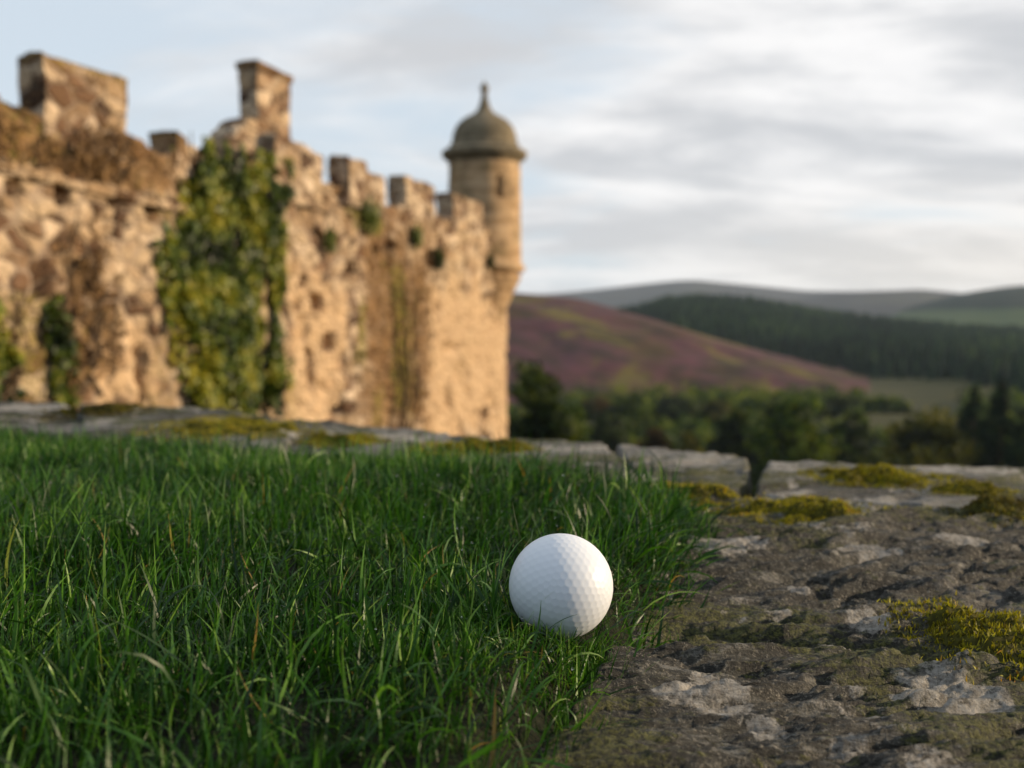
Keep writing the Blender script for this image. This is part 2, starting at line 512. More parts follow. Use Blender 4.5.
hill('heather_hill', [(200, 296), (330, 293), (430, 290), (520, 293), (580, 300), (645, 317), (700, 334), (760, 353), (850, 379), (900, 394), (960, 408), (1030, 420)],
     [(200, 300), (1030, 380)], [(200, 640), (520, 620), (860, 480), (1030, 440)], M['heather'], 5.0)
FH = hill('forest_hill', [(540, 345), (600, 322), (640, 317), (655, 309), (700, 306), (745, 309), (790, 318), (850, 325), (940, 335), (1024, 343), (1200, 350), (1500, 352), (1800, 356)],
          [(540, 560), (930, 540), (985, 420), (1800, 420)], 1150, M['forestfloor'], 5.0)


def rhill_mat():
    m, t = new_mat('far_wooded_slope')
    P = t.n('ShaderNodeNewGeometry').outputs['Position']
    z = t.n('ShaderNodeSeparateXYZ', {0: P}).outputs[2]
    f = t.step(t.math('ADD', z, t.math('MULTIPLY', t.noise(P, 0.004, 4), 24)), 22, 30)
    c = t.mix(f, t.mix(t.noise(P, 0.006, 4), (0.055, 0.085, 0.030), (0.10, 0.12, 0.045)), (0.014, 0.024, 0.014))
    finish(t, c, 0.95, None, 0.1)
    return m


hill('wooded_hill', [(840, 330), (880, 318), (920, 304), (960, 294), (1010, 287), (1060, 284), (1200, 281), (1400, 286), (1700, 300)], 1400, 2200, rhill_mat(), 6.0)
hill('middle_hill', [(640, 330), (700, 312), (780, 300), (850, 292), (920, 290), (980, 296), (1060, 308), (1160, 322)], 2400, 3200, M['far'], 7.0)
hill('far_hill', [(380, 302), (480, 297), (560, 294), (620, 287), (690, 280), (740, 285), (800, 291), (860, 292), (960, 294), (1100, 300), (1300, 296), (1700, 305)], 3300, 4300, M['far'], 8.0)

# ------------------------------------------------------------------ air
bm_v = np.array([(x, y, z) for x in (-7400, 7400) for y in (-7400, 7400) for z in (-36.0, 186.0)], float)
bm_f = np.array([(0, 1, 3, 2), (4, 6, 7, 5), (0, 4, 5, 1), (2, 3, 7, 6), (0, 2, 6, 4), (1, 5, 7, 3)])
hm, ht = new_mat('air')
vol = ht.n('ShaderNodeVolumePrincipled', {'Color': (0.70, 0.84, 1.0), 'Density': 0.00007, 'Anisotropy': 0.0})
ho = ht.n('ShaderNodeOutputMaterial', {'Volume': vol})
hz = link('haze', mesh_np('haze', bm_v, bm_f), hm, smooth_=False)
tag(hz, kind='stuff')

# ------------------------------------------------------------------ conifer wood (one far-off mass) on the forest hill
aa, D, Z, S = FH
g_a = rng.uniform(0.02, 0.93, 16000); g_s = rng.uniform(0.0, 1.12, 16000) ** 0.8
ai = g_a * (len(aa) - 1); si = np.interp(g_s, S[0], np.arange(S.shape[1]))
i0 = ai.astype(int); j0 = si.astype(int).clip(0, S.shape[1] - 2); fs = si - j0
Dp = D[i0, j0] * (1 - fs) + D[i0, j0 + 1] * fs
Zp = Z[i0, j0] * (1 - fs) + Z[i0, j0 + 1] * fs
Ap = np.interp(ai, np.arange(len(aa)), aa)
Xp, Yp = Dp * np.sin(Ap), Dp * np.cos(Ap)
keep = (fbm(Xp / 90, Yp / 90, oct=2) > -0.62) & (rng.random(len(Xp)) < 0.8)
Xp, Yp, Zp = Xp[keep], Yp[keep], Zp[keep]


def fir_template(seed, sides=7, tiers=4):
    r = np.random.default_rng(seed)
    Vt, Ft = [], []
    for k in range(tiers):
        z0, z1 = 0.12 + 0.2 * k, 0.12 + 0.2 * k + 0.34
        if k == tiers - 1: z1 = 1.0
        rad = 0.21 * (1 - 0.22 * k)
        b = len(Vt)
        for q in range(sides):
            an = 2 * math.pi * (q + 0.5 * k) / sides
            rd = rad * r.uniform(0.7, 1.2)
            Vt.append((rd * math.cos(an), rd * math.sin(an), z0 + r.uniform(-.05, .04)))
        Vt.append((0, 0, z1))
        for q in range(sides): Ft.append((b + q, b + (q + 1) % sides, b + sides))
    return np.array(Vt), np.array(Ft)


TV, TF = fir_template(3)
n = len(Xp)
hgt = rng.uniform(9, 17, n) * (1 + 0.25 * fbm(Xp / 120, Yp / 120, oct=2))
rot = rng.uniform(0, 6.28, n)
co, si_ = np.cos(rot), np.sin(rot)
Vx = (TV[None, :, 0] * co[:, None] - TV[None, :, 1] * si_[:, None]) * hgt[:, None] + Xp[:, None]
Vy = (TV[None, :, 0] * si_[:, None] + TV[None, :, 1] * co[:, None]) * hgt[:, None] + Yp[:, None]
Vz = TV[None, :, 2] * hgt[:, None] + Zp[:, None] - 0.5
Vf = np.stack([Vx, Vy, Vz], -1).reshape(-1, 3)
Ff = (TF[None] + (np.arange(n) * len(TV))[:, None, None]).reshape(-1, 3)
rn = np.repeat(np.clip(0.42 + 0.7 * fbm(Xp / 80, Yp / 80, oct=3) + rng.normal(0, 0.18, n), 0, 1), len(TV))
wood = link('conifer_forest', mesh_np('conifer_forest', Vf, Ff, {'rnd': rn}), M['fir'])
tag(wood, 'dark conifer plantation covering the hillside beyond the moor', 'forest', kind='stuff')


# ------------------------------------------------------------------ trees in the valley
def leaf_quads(C, size, r, droop=0.0, up=None):
    """random leaf quads at centres C"""
    n = len(C)
    nrm = r.normal(size=(n, 3))
    if up is not None: nrm = nrm * 0.6 + up
    nrm /= np.linalg.norm(nrm, axis=1)[:, None] + 1e-9
    t = np.cross(nrm, r.normal(size=(n, 3))); t /= np.linalg.norm(t, axis=1)[:, None] + 1e-9
    b = np.cross(nrm, t)
    s = (size * r.uniform(0.6, 1.35, n))[:, None]
    V = np.stack([C - t * s, C - b * s * 0.62, C + t * s, C + b * s * 0.62], 1).reshape(-1, 3)
    F = np.arange(4 * n).reshape(n, 4)
    return V, F


def tube(pts, rad, sides=7):
    pts = np.asarray(pts, float); rad = np.asarray(rad, float)
    V, F = [], []
    for i, p in enumerate(pts):
        d = pts[min(i + 1, len(pts) - 1)] - pts[max(i - 1, 0)]
        d = d / (np.linalg.norm(d) + 1e-9)
        ref = np.array((1, 0, 0)) if abs(d[0]) < 0.8 else np.array((0, 1, 0))
        u = np.cross(d, ref); u /= np.linalg.norm(u); v = np.cross(d, u)
        for k in range(sides):
            an = 2 * math.pi * k / sides
            V.append(p + rad[i] * (u * math.cos(an) + v * math.sin(an)))
    for i in range(len(pts) - 1):
        for k in range(sides):
            a = i * sides + k; b = i * sides + (k + 1) % sides
            F.append((a, b, b + sides, a + sides))
    return np.array(V), np.array(F)


def join(parts):
    Vs, Fs, o = [], [], 0
    for V, F in parts:
        Vs.append(V); Fs.append(F + o); o += len(V)
    return np.concatenate(Vs), np.concatenate(Fs)


def tree(name, loc, H, Wd, leafmat, label, seed, kind='broad', leaves=5200):
    r = np.random.default_rng(seed)
    root = empty(name, loc)
    tag(root, label, 'tree', 'trees in the valley below the wall')
    top = H * (0.97 if kind == 'fir' else 0.72)
    pts = [(0, 0, 0)] + [(r.normal(0, 0.02 * H) * k / 6, r.normal(0, 0.02 * H) * k / 6, top * k / 6) for k in range(1, 7)]
    parts = [tube(pts, np.linspace(0.028 * H, 0.006 * H, 7))]
    if kind == 'fir':
        C, rn = [], []
        nb = int(H * 9)
        for k in range(nb):
            f = (k + r.random()) / nb
            z = H * (0.10 + 0.88 * f)
            L = Wd / 2 * (1 - f) ** 0.85 * r.uniform(0.7, 1.1) + 0.25
            an = r.uniform(0, 6.28)
            m = int(8 + 60 * L / Wd * 2)
            s = r.random(m) ** 0.6
            c = np.stack([np.cos(an) * L * s, np.sin(an) * L * s, z - 0.25 * L * s ** 1.5 + 0 * s], 1) + r.normal(0, 0.16, (m, 3)) * (0.4 + L * 0.3)
            C.append(c); rn.append(np.clip(r.normal(0.45, 0.18) + 0.15 * r.normal(size=m), 0, 1))
            if k % 3 == 0: parts.append(tube([(0, 0, z), (np.cos(an) * L * .8, np.sin(an) * L * .8, z - .2 * L)], (0.05, 0.015), 4))
        C = np.concatenate(C); rn = np.concatenate(rn)
        size = 0.28
    else:
        nc = 54
        cen, crad = [], []
        for k in range(nc):
            u = r.normal(size=3); u /= np.linalg.norm(u)
            q = r.uniform(0.35, 0.95)
            zf = 0.48 + 0.47 * u[2] * q
            wz = 1.0 - 0.35 * max(0, (zf - 0.6) / 0.35)
            q *= 1.0
            cen.append((u[0] * q * Wd / 2 * wz * 0.85, u[1] * q * Wd / 2 * wz * 0.85, zf * H)); crad.append(r.uniform(0.10, 0.19) * Wd)
        for k in range(0, nc, 4):
            a = np.array(cen[k]); b0 = np.array(pts[3 + k % 3])
            parts.append(tube([b0, (a + b0) / 2 + r.normal(0, 0.03 * H, 3), a], (0.012 * H, 0.008 * H, 0.003 * H), 5))
        C, rn = [], []
        per = leaves // nc
        for c, cr in zip(cen, crad):
            d = r.normal(size=(per, 3)); d /= np.linalg.norm(d, axis=1)[:, None]
            rad = cr * r.uniform(0.45, 1.08, per)[:, None] * (1 + 0.3 * r.normal(size=(per, 1)) * 0.5)
            C.append(np.array(c) + d * rad * (1, 1, 0.75))
            rn.append(np.clip(r.normal(0.42, 0.2) + 0.17 * r.normal(size=per), 0, 1))
        C = np.concatenate(C); rn = np.concatenate(rn)
        size = 0.030 * Wd + 0.10
    tv, tf = join(parts)
    link('trunk', mesh_np('trunk', tv, tf), M['bark'], root)
    lv, lf = leaf_quads(C, size, r)
    link('crown', mesh_np('crown', lv, lf, {'rnd': np.repeat(rn, 4)}), leafmat, root, smooth_=False)
    return root


TREES = [  # direction px, top reading, width px, distance, kind, leaf, label
    (536, 352, 92, 78, 'broad', 'leaf_dark', 'broad dark green tree growing just beyond the foot of the castle corner'),
    (572, 384, 52, 92, 'broad', 'leaf_mid', 'rounded green tree peeping out right of the broad tree at the castle corner'),
    (612, 402, 44, 190, 'broad', 'leaf_dark', 'small dark tree left of the orange brown autumn tree'),
    (656, 413, 42, 150, 'broad', 'leaf_autumn', 'orange brown autumn tree in the row beyond the wall'),
    (690, 420, 34, 140, 'broad', 'leaf_olive', 'narrow yellowish tree right beside the orange brown autumn tree'),
    (738, 398, 56, 165, 'broad', 'leaf_dark', 'very dark tree above the notch between the capstones'),
    (792, 391, 92, 150, 'broad', 'leaf_mid', 'wide brighter green tree in the middle of the valley row'),
    (852, 408, 62, 160, 'broad', 'leaf_dark', 'dark tree between the wide green tree and the big olive tree'),
    (930, 394, 100, 138, 'broad', 'leaf_olive', 'big olive green tree left of the dark firs'),
    (976, 384, 40, 150, 'fir', 'fir', 'shortest of the three dark firs, next to the olive tree'),
    (1003, 376, 44, 140, 'fir', 'fir', 'middle one of the three dark firs, at the frame edge'),
    (1040, 370, 50, 135, 'fir', 'fir', 'tallest dark fir, cut by the edge of the frame'),
    (632, 396, 44, 270, 'broad', 'leaf_mid', 'pale green tree farther back behind the small dark tree'),
    (676, 399, 46, 290, 'broad', 'leaf_dark', 'far dark tree at the foot of the heather slope'),
    (715, 401, 40, 280, 'broad', 'leaf_olive', 'far olive tree behind the very dark tree'),
    (598, 397, 34, 300, 'broad', 'leaf_autumn', 'far rusty coloured tree low on the heather slope'),
    (762, 397, 46, 300, 'broad', 'leaf_mid', 'far green tree behind the left side of the wide green tree'),
    (838, 398, 44, 310, 'broad', 'leaf_dark', 'far dark tree behind the right side of the wide green tree'),
    (886, 400, 46, 320, 'broad', 'leaf_mid', 'far green tree at the edge of the pale field'),
]
for i, (px, ty, wpx, d, kind, lf, lab) in enumerate(TREES):
    a = float(px_az(px))
    x, y = d * math.tan(a), d
    gz = float(ground_z(np.array(x), np.array(y))) - 0.3
    ztop = CAMZ - (ty - HORIZ) / FPX * d
    H = ztop - gz
    tree('fir_tree' if kind == 'fir' else 'broadleaf_tree', (x, y, gz), H, max(wpx / FPX * d * 1.2, H * 0.4) if kind == 'broad' else wpx / FPX * d * 2.1, M[lf], lab, 100 + i, kind)

# low mixed scrub that closes the gaps between the trees: one mass
r = np.random.default_rng(91)
nb_ = 1300
ua = px_az(r.uniform(500, 1200, nb_)); ud = r.uniform(105, 400, nb_)
ux, uy = ud * np.sin(ua), ud * np.cos(ua)
okb = (fbm(ux / 40, uy / 40, oct=2) > -0.35) & ~((ud > 250) & (ua > float(px_az(862))) & (ua < float(px_az(968))))
ux, uy = ux[okb], uy[okb]
uh = r.uniform(2.5, 6.0, len(ux)) * np.where(np.hypot(ux, uy) > 300, 1.25, 1); ug = ground_z(ux, uy)
per = 110
dd_ = r.normal(size=(len(ux), per, 3)); dd_ /= np.linalg.norm(dd_, axis=2)[..., None]
dd_[..., 2] = np.abs(dd_[..., 2])
Cc = np.stack([ux, uy, ug], 1)[:, None] + dd_ * (uh * 0.55)[:, None, None] * r.uniform(0.5, 1.1, (len(ux), per, 1)) * (1, 1, 1.6)
Vq, Fq = leaf_quads(Cc.reshape(-1, 3), 0.62, r)
rq = np.clip(np.repeat(r.normal(0.42, 0.22, len(ux)), per) + r.normal(0, 0.15, len(ux) * per), 0, 1)
tag(link('woodland', mesh_np('woodland', Vq, Fq, {'rnd': np.repeat(rq, 4)}), M['leaf_mid'], smooth_=False), 'dark scrub woodland filling the valley between the taller trees', 'woodland', kind='stuff')

# ------------------------------------------------------------------ castle
AH = math.atan(281 / 995)
HV = Vector((math.sin(AH), math.cos(AH), 0))             # along the wall, away from the camera
NV = Vector((math.cos(AH), -math.sin(AH), 0))            # out of the wall face
CORNER = Vector((-0.12, 28.0, 0))
castle = empty('castle', CORNER, math.atan2(-HV.y, -HV.x))
tag(castle, 'ruined sandstone castle with battlements and a round domed corner turret', 'castle')


def wp(px, py, n=0.0):
    """(t, z) on the castle wall plane set out by n from its face; t grows towards the camera"""
    d = ray(px, py); o = Vector((0, 0, CAMZ)) - CORNER
    k = (n - o.dot(NV)) / d.dot(NV)
    p = o + d * k
    return (-p.dot(HV), p.z)


ZB = -6.6
TW = 24.0
prof_px = [(-60, 84), (0, 98), (30, 104), (125, 132), (157, 149), (207, 151), (232, 152), (256, 164), (320, 184), (345, 188), (390, 204), (412, 207), (437, 216), (470, 222)]
prof = sorted([wp(*p) for p in prof_px])
prof = [(-0.3, prof[0][1])] + prof + [(30.0, prof[-1][1])]
pt, pz = np.array([p[0] for p in prof]), np.array([p[1] for p in prof])
HOLES = []   # (t, z, half width, half height)
for (px, py, wx, wy) in [(145, 376, 5, 28), (311, 366, 4, 20), (329, 342, 6, 9), (319, 302, 7, 9), (299, 305, 4, 5), (304, 281, 4, 5), (325, 241, 7, 9),
                         (352, 267, 5, 6), (341, 411, 6, 4), (485, 414, 4, 7), (435, 259, 8, 8), (64, 197, 7, 9), (15, 186, 8, 8), (117, 199, 7, 8), (152, 206, 9, 7),
                         (120, 283, 4, 6), (262, 195, 4, 5), (393, 245, 4, 5), (375, 252, 3, 5), (29, 178, 4, 4), (90, 330, 4, 6)]:
    t0, z0 = wp(px, py); t1, _ = wp(px - wx, py); _, z1 = wp(px, py - wy)
    HOLES.append((t0, z0, abs(t1 - t0), abs(z1 - z0)))


def face_disp(T, Z):
    T = np.asarray(T); Z = np.asarray(Z)
    d = 0.06 * fbm(T * 0.55, Z * 0.55, oct=3) + 0.055 * fbm(T * 3.6 + 40, Z * 5.2, oct=3) + 0.02 * fbm(T * 9, Z * 9 + 7, oct=2)
    d = d - 0.12 * smooth(0.2, 0.5, fbm(T * 1.4 + 9, Z * 1.7 + 3, oct=3))
    d = d + 0.05 * smooth(-4, -9, Z)
    for (t0, z0, w, h) in HOLES:
        e = np.maximum(np.abs(T - t0) / w, np.abs(Z - z0) / h) + 0.25 * fbm(T * 5, Z * 5 + 2, oct=2)
        d = d - 0.42 * smooth(1.15, 0.8, e)
    return d


def stain_maps(T, Z):
    """weathering that has a shape of its own: brown growth, yellow moss runs and pale lime patches"""
    st = np.zeros_like(T); mo = np.zeros_like(T); pa = np.zeros_like(T)

    def blob(arr, px0, py0, px1, py1, amt=1.0, soft=0.35):
        cx, cy = (px0 + px1) / 2, (py0 + py1) / 2
        t0, z0 = wp(cx, cy); ta, _ = wp(px0, cy); tb, _ = wp(px1, cy); _, za = wp(cx, py0); _, zb_ = wp(cx, py1)
        e = np.maximum(np.abs(T - t0) / (abs(ta - tb) / 2), np.abs(Z - z0) / (abs(za - zb_) / 2)) + 0.5 * fbm(T * 1.1 + 3, Z * 0.9, oct=4)
        np.maximum(arr, amt * smooth(1 + soft, 1 - soft, e), out=arr)
    blob(st, -60, 100, 200, 175, 0.95); blob(st, 45, 215, 120, 380, 0.5); blob(st, 365, 245, 432, 440, 0.85); blob(st, 200, 160, 300, 210, 0.5)
    blob(st, 330, 200, 470, 250, 0.55); blob(st, 225, 150, 262, 200, 0.6); blob(st, -40, 230, 10, 300, 0.4)
    blob(mo, 392, 270, 408, 420, 0.95); blob(mo, 356, 290, 366, 370, 0.75); blob(mo, 405, 300, 418, 430, 0.6); blob(mo, 355, 205, 380, 232, 0.8)
    blob(mo, -40, 290, 70, 400, 0.6); blob(mo, 0, 110, 60, 170, 0.45); blob(mo, 370, 380, 384, 436, 0.6); blob(mo, 160, 200, 300, 420, 0.55); blob(mo, 460, 330, 470, 420, 0.4)
    blob(mo, -60, 90, 120, 150, 0.55); blob(st, 330, 185, 475, 226, 0.5); blob(mo, 205, 145, 300, 200, 0.5); blob(st, -60, 210, 140, 300, 0.35); blob(mo, 440, 225, 470, 300, 0.4)
    blob(pa, 290, 270, 350, 430, 0.55); blob(pa, 432, 290, 520, 440, 0.75); blob(pa, 100, 320, 160, 400, 0.5); blob(pa, 440, 200, 500, 300, 0.35)
    return st, mo, pa


# front masonry: one rough shell, front face, top and back
nt, nz = 620, 250
tg = np.linspace(0.0, TW, nt)
sg = np.linspace(0, 1, nz)
topz = np.interp(tg, pt, pz) + 0.10 * fbm(tg * 1.7, tg * 0 + 3, oct=3) + 0.05 * np.floor(vnoise(tg * 2.5, tg * 0) * 2) / 2
T, Sg = np.meshgrid(tg, sg, indexing='ij')
Z = ZB + (topz[:, None] - ZB) * Sg
N = face_disp(T, Z)
N = N * np.ones_like(T)
st, mo, pa = stain_maps(T, Z)
front = np.stack([T, N, Z], -1).reshape(-1, 3)
fF = grid_faces(nt, nz, flip=True)
TH = 0.40
tz2 = topz + 0.05 * fbm(tg * 3 + 9, tg * 0, oct=2)
topV = np.stack([tg, np.full(nt, -TH), tz2], -1)
midV = np.stack([tg, np.full(nt, -TH), np.full(nt, -0.0) + topz - 1.0], -1)
walkV = np.stack([tg, np.full(nt, -1.9), topz - 1.0], -1)
backV = np.stack([tg, np.full(nt, -1.9), np.full(nt, ZB)], -1)
o0 = len(front)
allV = np.concatenate([front, topV, midV, walkV, backV])
rowtop = np.arange(nt) * nz + nz - 1
rows = [rowtop, o0 + np.arange(nt), o0 + nt + np.arange(nt), o0 + 2 * nt + np.arange(nt), o0 + 3 * nt + np.arange(nt)]
bF = np.concatenate([np.stack([a[:-1], b[:-1], b[1:], a[1:]], 1) for a, b in zip(rows[:-1], rows[1:])])
zer = np.zeros(4 * nt)
att = {'stain': np.concatenate([st.ravel(), zer + 0.5]), 'moss': np.concatenate([mo.ravel(), zer + 0.3]), 'pale': np.concatenate([pa.ravel(), zer])}
link('masonry', mesh_np('masonry', allV, np.concatenate([fF, bF]), att), M['castle'], castle)


def rough_box(t0, t1, n0, n1, z0, ztop, amp=0.05, res=0.07, steps=0.0, seed=0.0):
    """weathered block in the castle frame; ztop(t) gives its top"""
    nx, ny, nzz = [max(3, int(math.ceil(v / res)) + 1) for v in (t1 - t0, n1 - n0, max(ztop(np.array(t0)), ztop(np.array(t1))) - z0)]
    Vs, Fs, off = [], [], 0
    u, v, w = np.linspace(0, 1, nx), np.linspace(0, 1, ny), np.linspace(0, 1, nzz)
    for ax, val in ((0, 0), (0, 1), (1, 0), (1, 1), (2, 1)):
        if ax == 0: a, b = np.meshgrid(v, w, indexing='ij'); P = np.stack([np.full_like(a, val), a, b], -1)
        elif ax == 1: a, b = np.meshgrid(u, w, indexing='ij'); P = np.stack([a, np.full_like(a, val), b], -1)
        else: a, b = np.meshgrid(u, v, indexing='ij'); P = np.stack([a, b, np.full_like(a, val)], -1)
        sh = P.shape
        P = P.reshape(-1, 3)
        f = grid_faces(sh[0], sh[1], flip=(ax == 0 and val == 0) or (ax == 1 and val == 1))
        Vs.append(P); Fs.append(f + off); off += len(P)
    P = np.concatenate(Vs)
    # worn corners
    tt = t0 + (t1 - t0) * P[:, 0]; nn = n0 + (n1 - n0) * P[:, 1]
    zz_ = z0 + (ztop(tt) - z0) * P[:, 2]
    Q = np.stack([tt, nn, zz_], -1)
    dd = [fbm(Q[:, 0] * 2.1 + 31 * k + seed, Q[:, 1] * 2.1, Q[:, 2] * 2.6 + 13 * k, oct=3) for k in range(3)]
    Q = Q + amp * np.stack(dd, -1) * np.minimum(1, (P[:, 2] * 3))[:, None]
    edge = np.minimum(np.minimum(P[:, 0], 1 - P[:, 0]) * (t1 - t0), np.minimum(P[:, 1], 1 - P[:, 1]) * (n1 - n0))
    tz = (1 - P[:, 2]) * (ztop(tt) - z0)
    rnd_ = np.clip(1 - (edge + tz) / 0.12, 0, 1)
    Q[:, 2] -= 0.05 * rnd_ ** 2
    return Q, np.concatenate(Fs)


def add_box(name, Q, F, mat, parent, stain=0.0, moss=0.0, pale=0.0, label=None):
    top = Q[:, 2].max()
    stv = np.full(len(Q), stain) + 0.25 * smooth(0.35, 0.0, top - Q[:, 2])
    mov = np.full(len(Q), moss) + 0.35 * smooth(0.30, 0.0, top - Q[:, 2])
    o = link(name, mesh_np(name, Q, F, {'stain': stv, 'moss': mov, 'pale': np.full(len(Q), pale)}), mat, parent)
    if label: o['label'] = label
    return o


def lin(ta, za, tb, zb_):
    return lambda t: za + (zb_ - za) * (np.asarray(t) - ta) / (tb - ta)


MERLONS = [  # lit face: right x, right top y, left x, left top y, bottom y at right, thickness
    (124, 75, 40, 50, 140, 0.29, 0.4, 0.25), (184, 135, 172, 127, 158, 0.34, 0.6, 0.2),
    (320, 150, 275, 131, 195, 0.34, 0.15, 0.1), (366, 160, 347, 153, 196, 0.36, 0.2, 0.1), (383, 175, 368, 170, 205, 0.34, 0.2, 0.1),
    (434, 184, 405, 174, 212, 0.36, 0.2, 0.1), (482, 203, 452, 191, 228, 0.40, 0.1, 0.1)]
MLAB = ['tall merlon with a sloping mossy top', 'broken stub of a merlon', 'merlon in front of the chimney', None, 'low broken half of a merlon', None, 'merlon beside the turret']
for i, (xr, yr, xl, yl, yb, th, stn, ms) in enumerate(MERLONS):
    ta, za = wp(xr, yr); tb, zb2 = wp(xl, yl); _, z0 = wp(xr, yb)
    Q, F = rough_box(ta, tb, -th, 0.03, z0 - 0.25, lin(ta, za, tb, zb2), 0.06, seed=i * 3.3)
    add_box('merlon', Q, F, M['castle'], castle, stn, ms, label=MLAB[i])

# second, lower step at the right end of the turret merlon and a coping at the sloping merlon
# string course under the parapet on the near stretch
ta, za = wp(186, 204); tb, zb2 = wp(-60, 146)
Q, F = rough_box(ta, TW, -0.05, 0.055, za - 0.14, lin(ta, za, tb, zb2), 0.035)
zl = lin(ta, za, tb, zb2)
Q[:, 2] = Q[:, 2] + (zl(Q[:, 0]) - 0.13 - (za - 0.14)) * (1 - (Q[:, 2] - (za - 0.14)) / np.maximum(zl(Q[:, 0]) - (za - 0.14), 0.05))
add_box('string_course', Q, F, M['castle'], castle, 0.45, 0.15, 0.1)

# gable fragment and chimney behind the parapet
NB = -0.9
ta, za = wp(268, 128, NB); tb, zb2 = wp(222, 152, NB); tm, zm = wp(252, 118, NB)


def gable_top(t):
    t = np.asarray(t, float)
    f = (t - tm) / (tb - tm)
    stepped = np.floor(np.clip(f, 0, 0.999) * 4) / 4
    return zm + (zb2 - zm) * np.where(f > 0, 0.35 * np.clip(f, 0, 1) + 0.65 * stepped, 0)


_, zlow = wp(250, 200, NB)
Q, F = rough_box(ta - 0.6, tb, NB - 0.5, NB, zlow, gable_top, 0.05)
add_box('gable', Q, F, M['castle'], castle, 0.25, 0.1, 0.2)
tc0, zc0 = wp(291, 75, NB); tc1, zc1 = wp(258, 62, NB)
Q, F = rough_box(tc0, tc1, NB - 0.36, NB - 0.02, zm - 0.3, lin(tc0, zc1, tc1, zc1), 0.03)
chim = add_box('chimney', Q, F, M['castle'], castle, 0.1, 0.0, 0.3)
Q, F = rough_box(tc0 - 0.02, tc1 + 0.02, NB - 0.40, NB + 0.02, zc1 - 0.10, lin(tc0, zc1 + 0.07, tc1, zc1 + 0.07), 0.03)
add_box('chimney_cap', Q, F, M['castle'], chim, 0.5, 0.0)

# return wall round the corner
Q, F = rough_box(-0.28, 0.9, -16.0, -0.25, ZB, lin(0, pz[0], 1, pz[0]), 0.07, 0.16)
add_box('return_wall', Q, F, M['castle'], castle, 0.0, 0.1, 0.6)

# turret
TT, TN = 0.62, -0.48
tw = CORNER - HV * TT + NV * TN
TD = tw.y


def tz(py): return CAMZ + (HORIZ - py) / FPX * TD


def lathe(profile, segs=120, push=None, mat=None, name='x', parent=None, wob=0.022):
    zs = np.array([tz(p[1]) for p in profile]); rs = np.array([p[0] / FPX * TD for p in profile])
    cl = np.concatenate([[0], np.cumsum(np.hypot(np.diff(zs), np.diff(rs)))])
    s = np.linspace(0, cl[-1], max(16, int(cl[-1] / 0.035)))
    z = np.interp(s, cl, zs); r = np.interp(s, cl, rs)
    an = np.linspace(0, 2 * math.pi, segs + 1)[:-1]
    Aq, Zq = np.meshgrid(an, z, indexing='ij'); Rq = np.repeat(r[None], segs, 0)
    Rq = Rq * (1 + wob * fbm(np.cos(Aq) * 2.5 + 5, np.sin(Aq) * 2.5, Zq * 3, oct=3))
    if push is not None: Rq = push(Aq, Zq, Rq)
    Vq = np.stack([TT + Rq * np.cos(Aq), TN + Rq * np.sin(Aq), Zq], -1).reshape(-1, 3)
    nzq = len(z)
    f = grid_faces(segs, nzq)
    a = (segs - 1) * nzq + np.arange(nzq - 1); b = np.arange(nzq - 1)
    f = np.concatenate([f, np.stack([a, b, b + 1, a + 1], 1)])
    return link(name, mesh_np(name, Vq, f), mat, parent)


# angle in the castle frame of the direction that faces the camera
vc = -tw; vc.z = 0; vc.normalize()
fa = math.atan2(vc.dot(NV), vc.dot(-HV))


def slits(A_, Z_, R_):
    for (off, py0, py1, hw) in ((0.42, 182, 202, 0.075), (-1.05, 168, 188, 0.10), (1.9, 180, 200, 0.08)):
        # positive offsets turn to the right of the picture
        aw = fa + off
        da = np.abs((A_ - aw + math.pi) % (2 * math.pi) - math.pi) * R_
        inside = smooth(hw * 1.15, hw * 0.9, da) * smooth(tz(py1) - 0.03, tz(py1) + 0.02, Z_) * smooth(tz(py0) + 0.03, tz(py0) - 0.02, Z_)
        R_ = R_ - 0.38 * inside
    return R_


tur = lathe([(18, 318), (22, 308), (27, 297), (28, 293), (30, 291), (33.5, 283), (36, 279), (36, 276.5), (33.5, 275), (40.2, 271), (40.2, 266.5), (36.6, 264), (36.2, 240), (35.8, 200), (35.2, 165)],
            240, slits, M['turret'], 'turret', castle)
lathe([(33.8, 168), (36.5, 165), (37, 163), (41.8, 160.5), (42.2, 155), (38.5, 153), (35.5, 152.5), (34, 151)], 120, None, M['dome'], 'cornice', tur)
lathe([(34.4, 152), (34.2, 148), (32.0, 147), (31.8, 142), (30.5, 135), (27.5, 129), (22, 123.5), (15.5, 119.8), (9.5, 116.5), (6.3, 112), (4.6, 107), (3.6, 102.5), (2, 101.5)], 120, None, M['dome'], 'dome', tur)
lathe([(2.6, 103), (2.6, 101), (3.8, 99), (2.2, 97.5), (3.9, 95), (4.6, 93), (3.9, 90.5), (2.0, 89), (1.6, 87.5), (0.3, 85.5)], 60, None, M['dome'], 'finial', tur)


# ------------------------------------------------------------------ climbers and plants on the castle
CM = np.array([[-HV.x, NV.x, 0], [-HV.y, NV.y, 0], [0, 0, 1]])


def to_world(P):
    return P @ CM.T + np.array(CORNER)


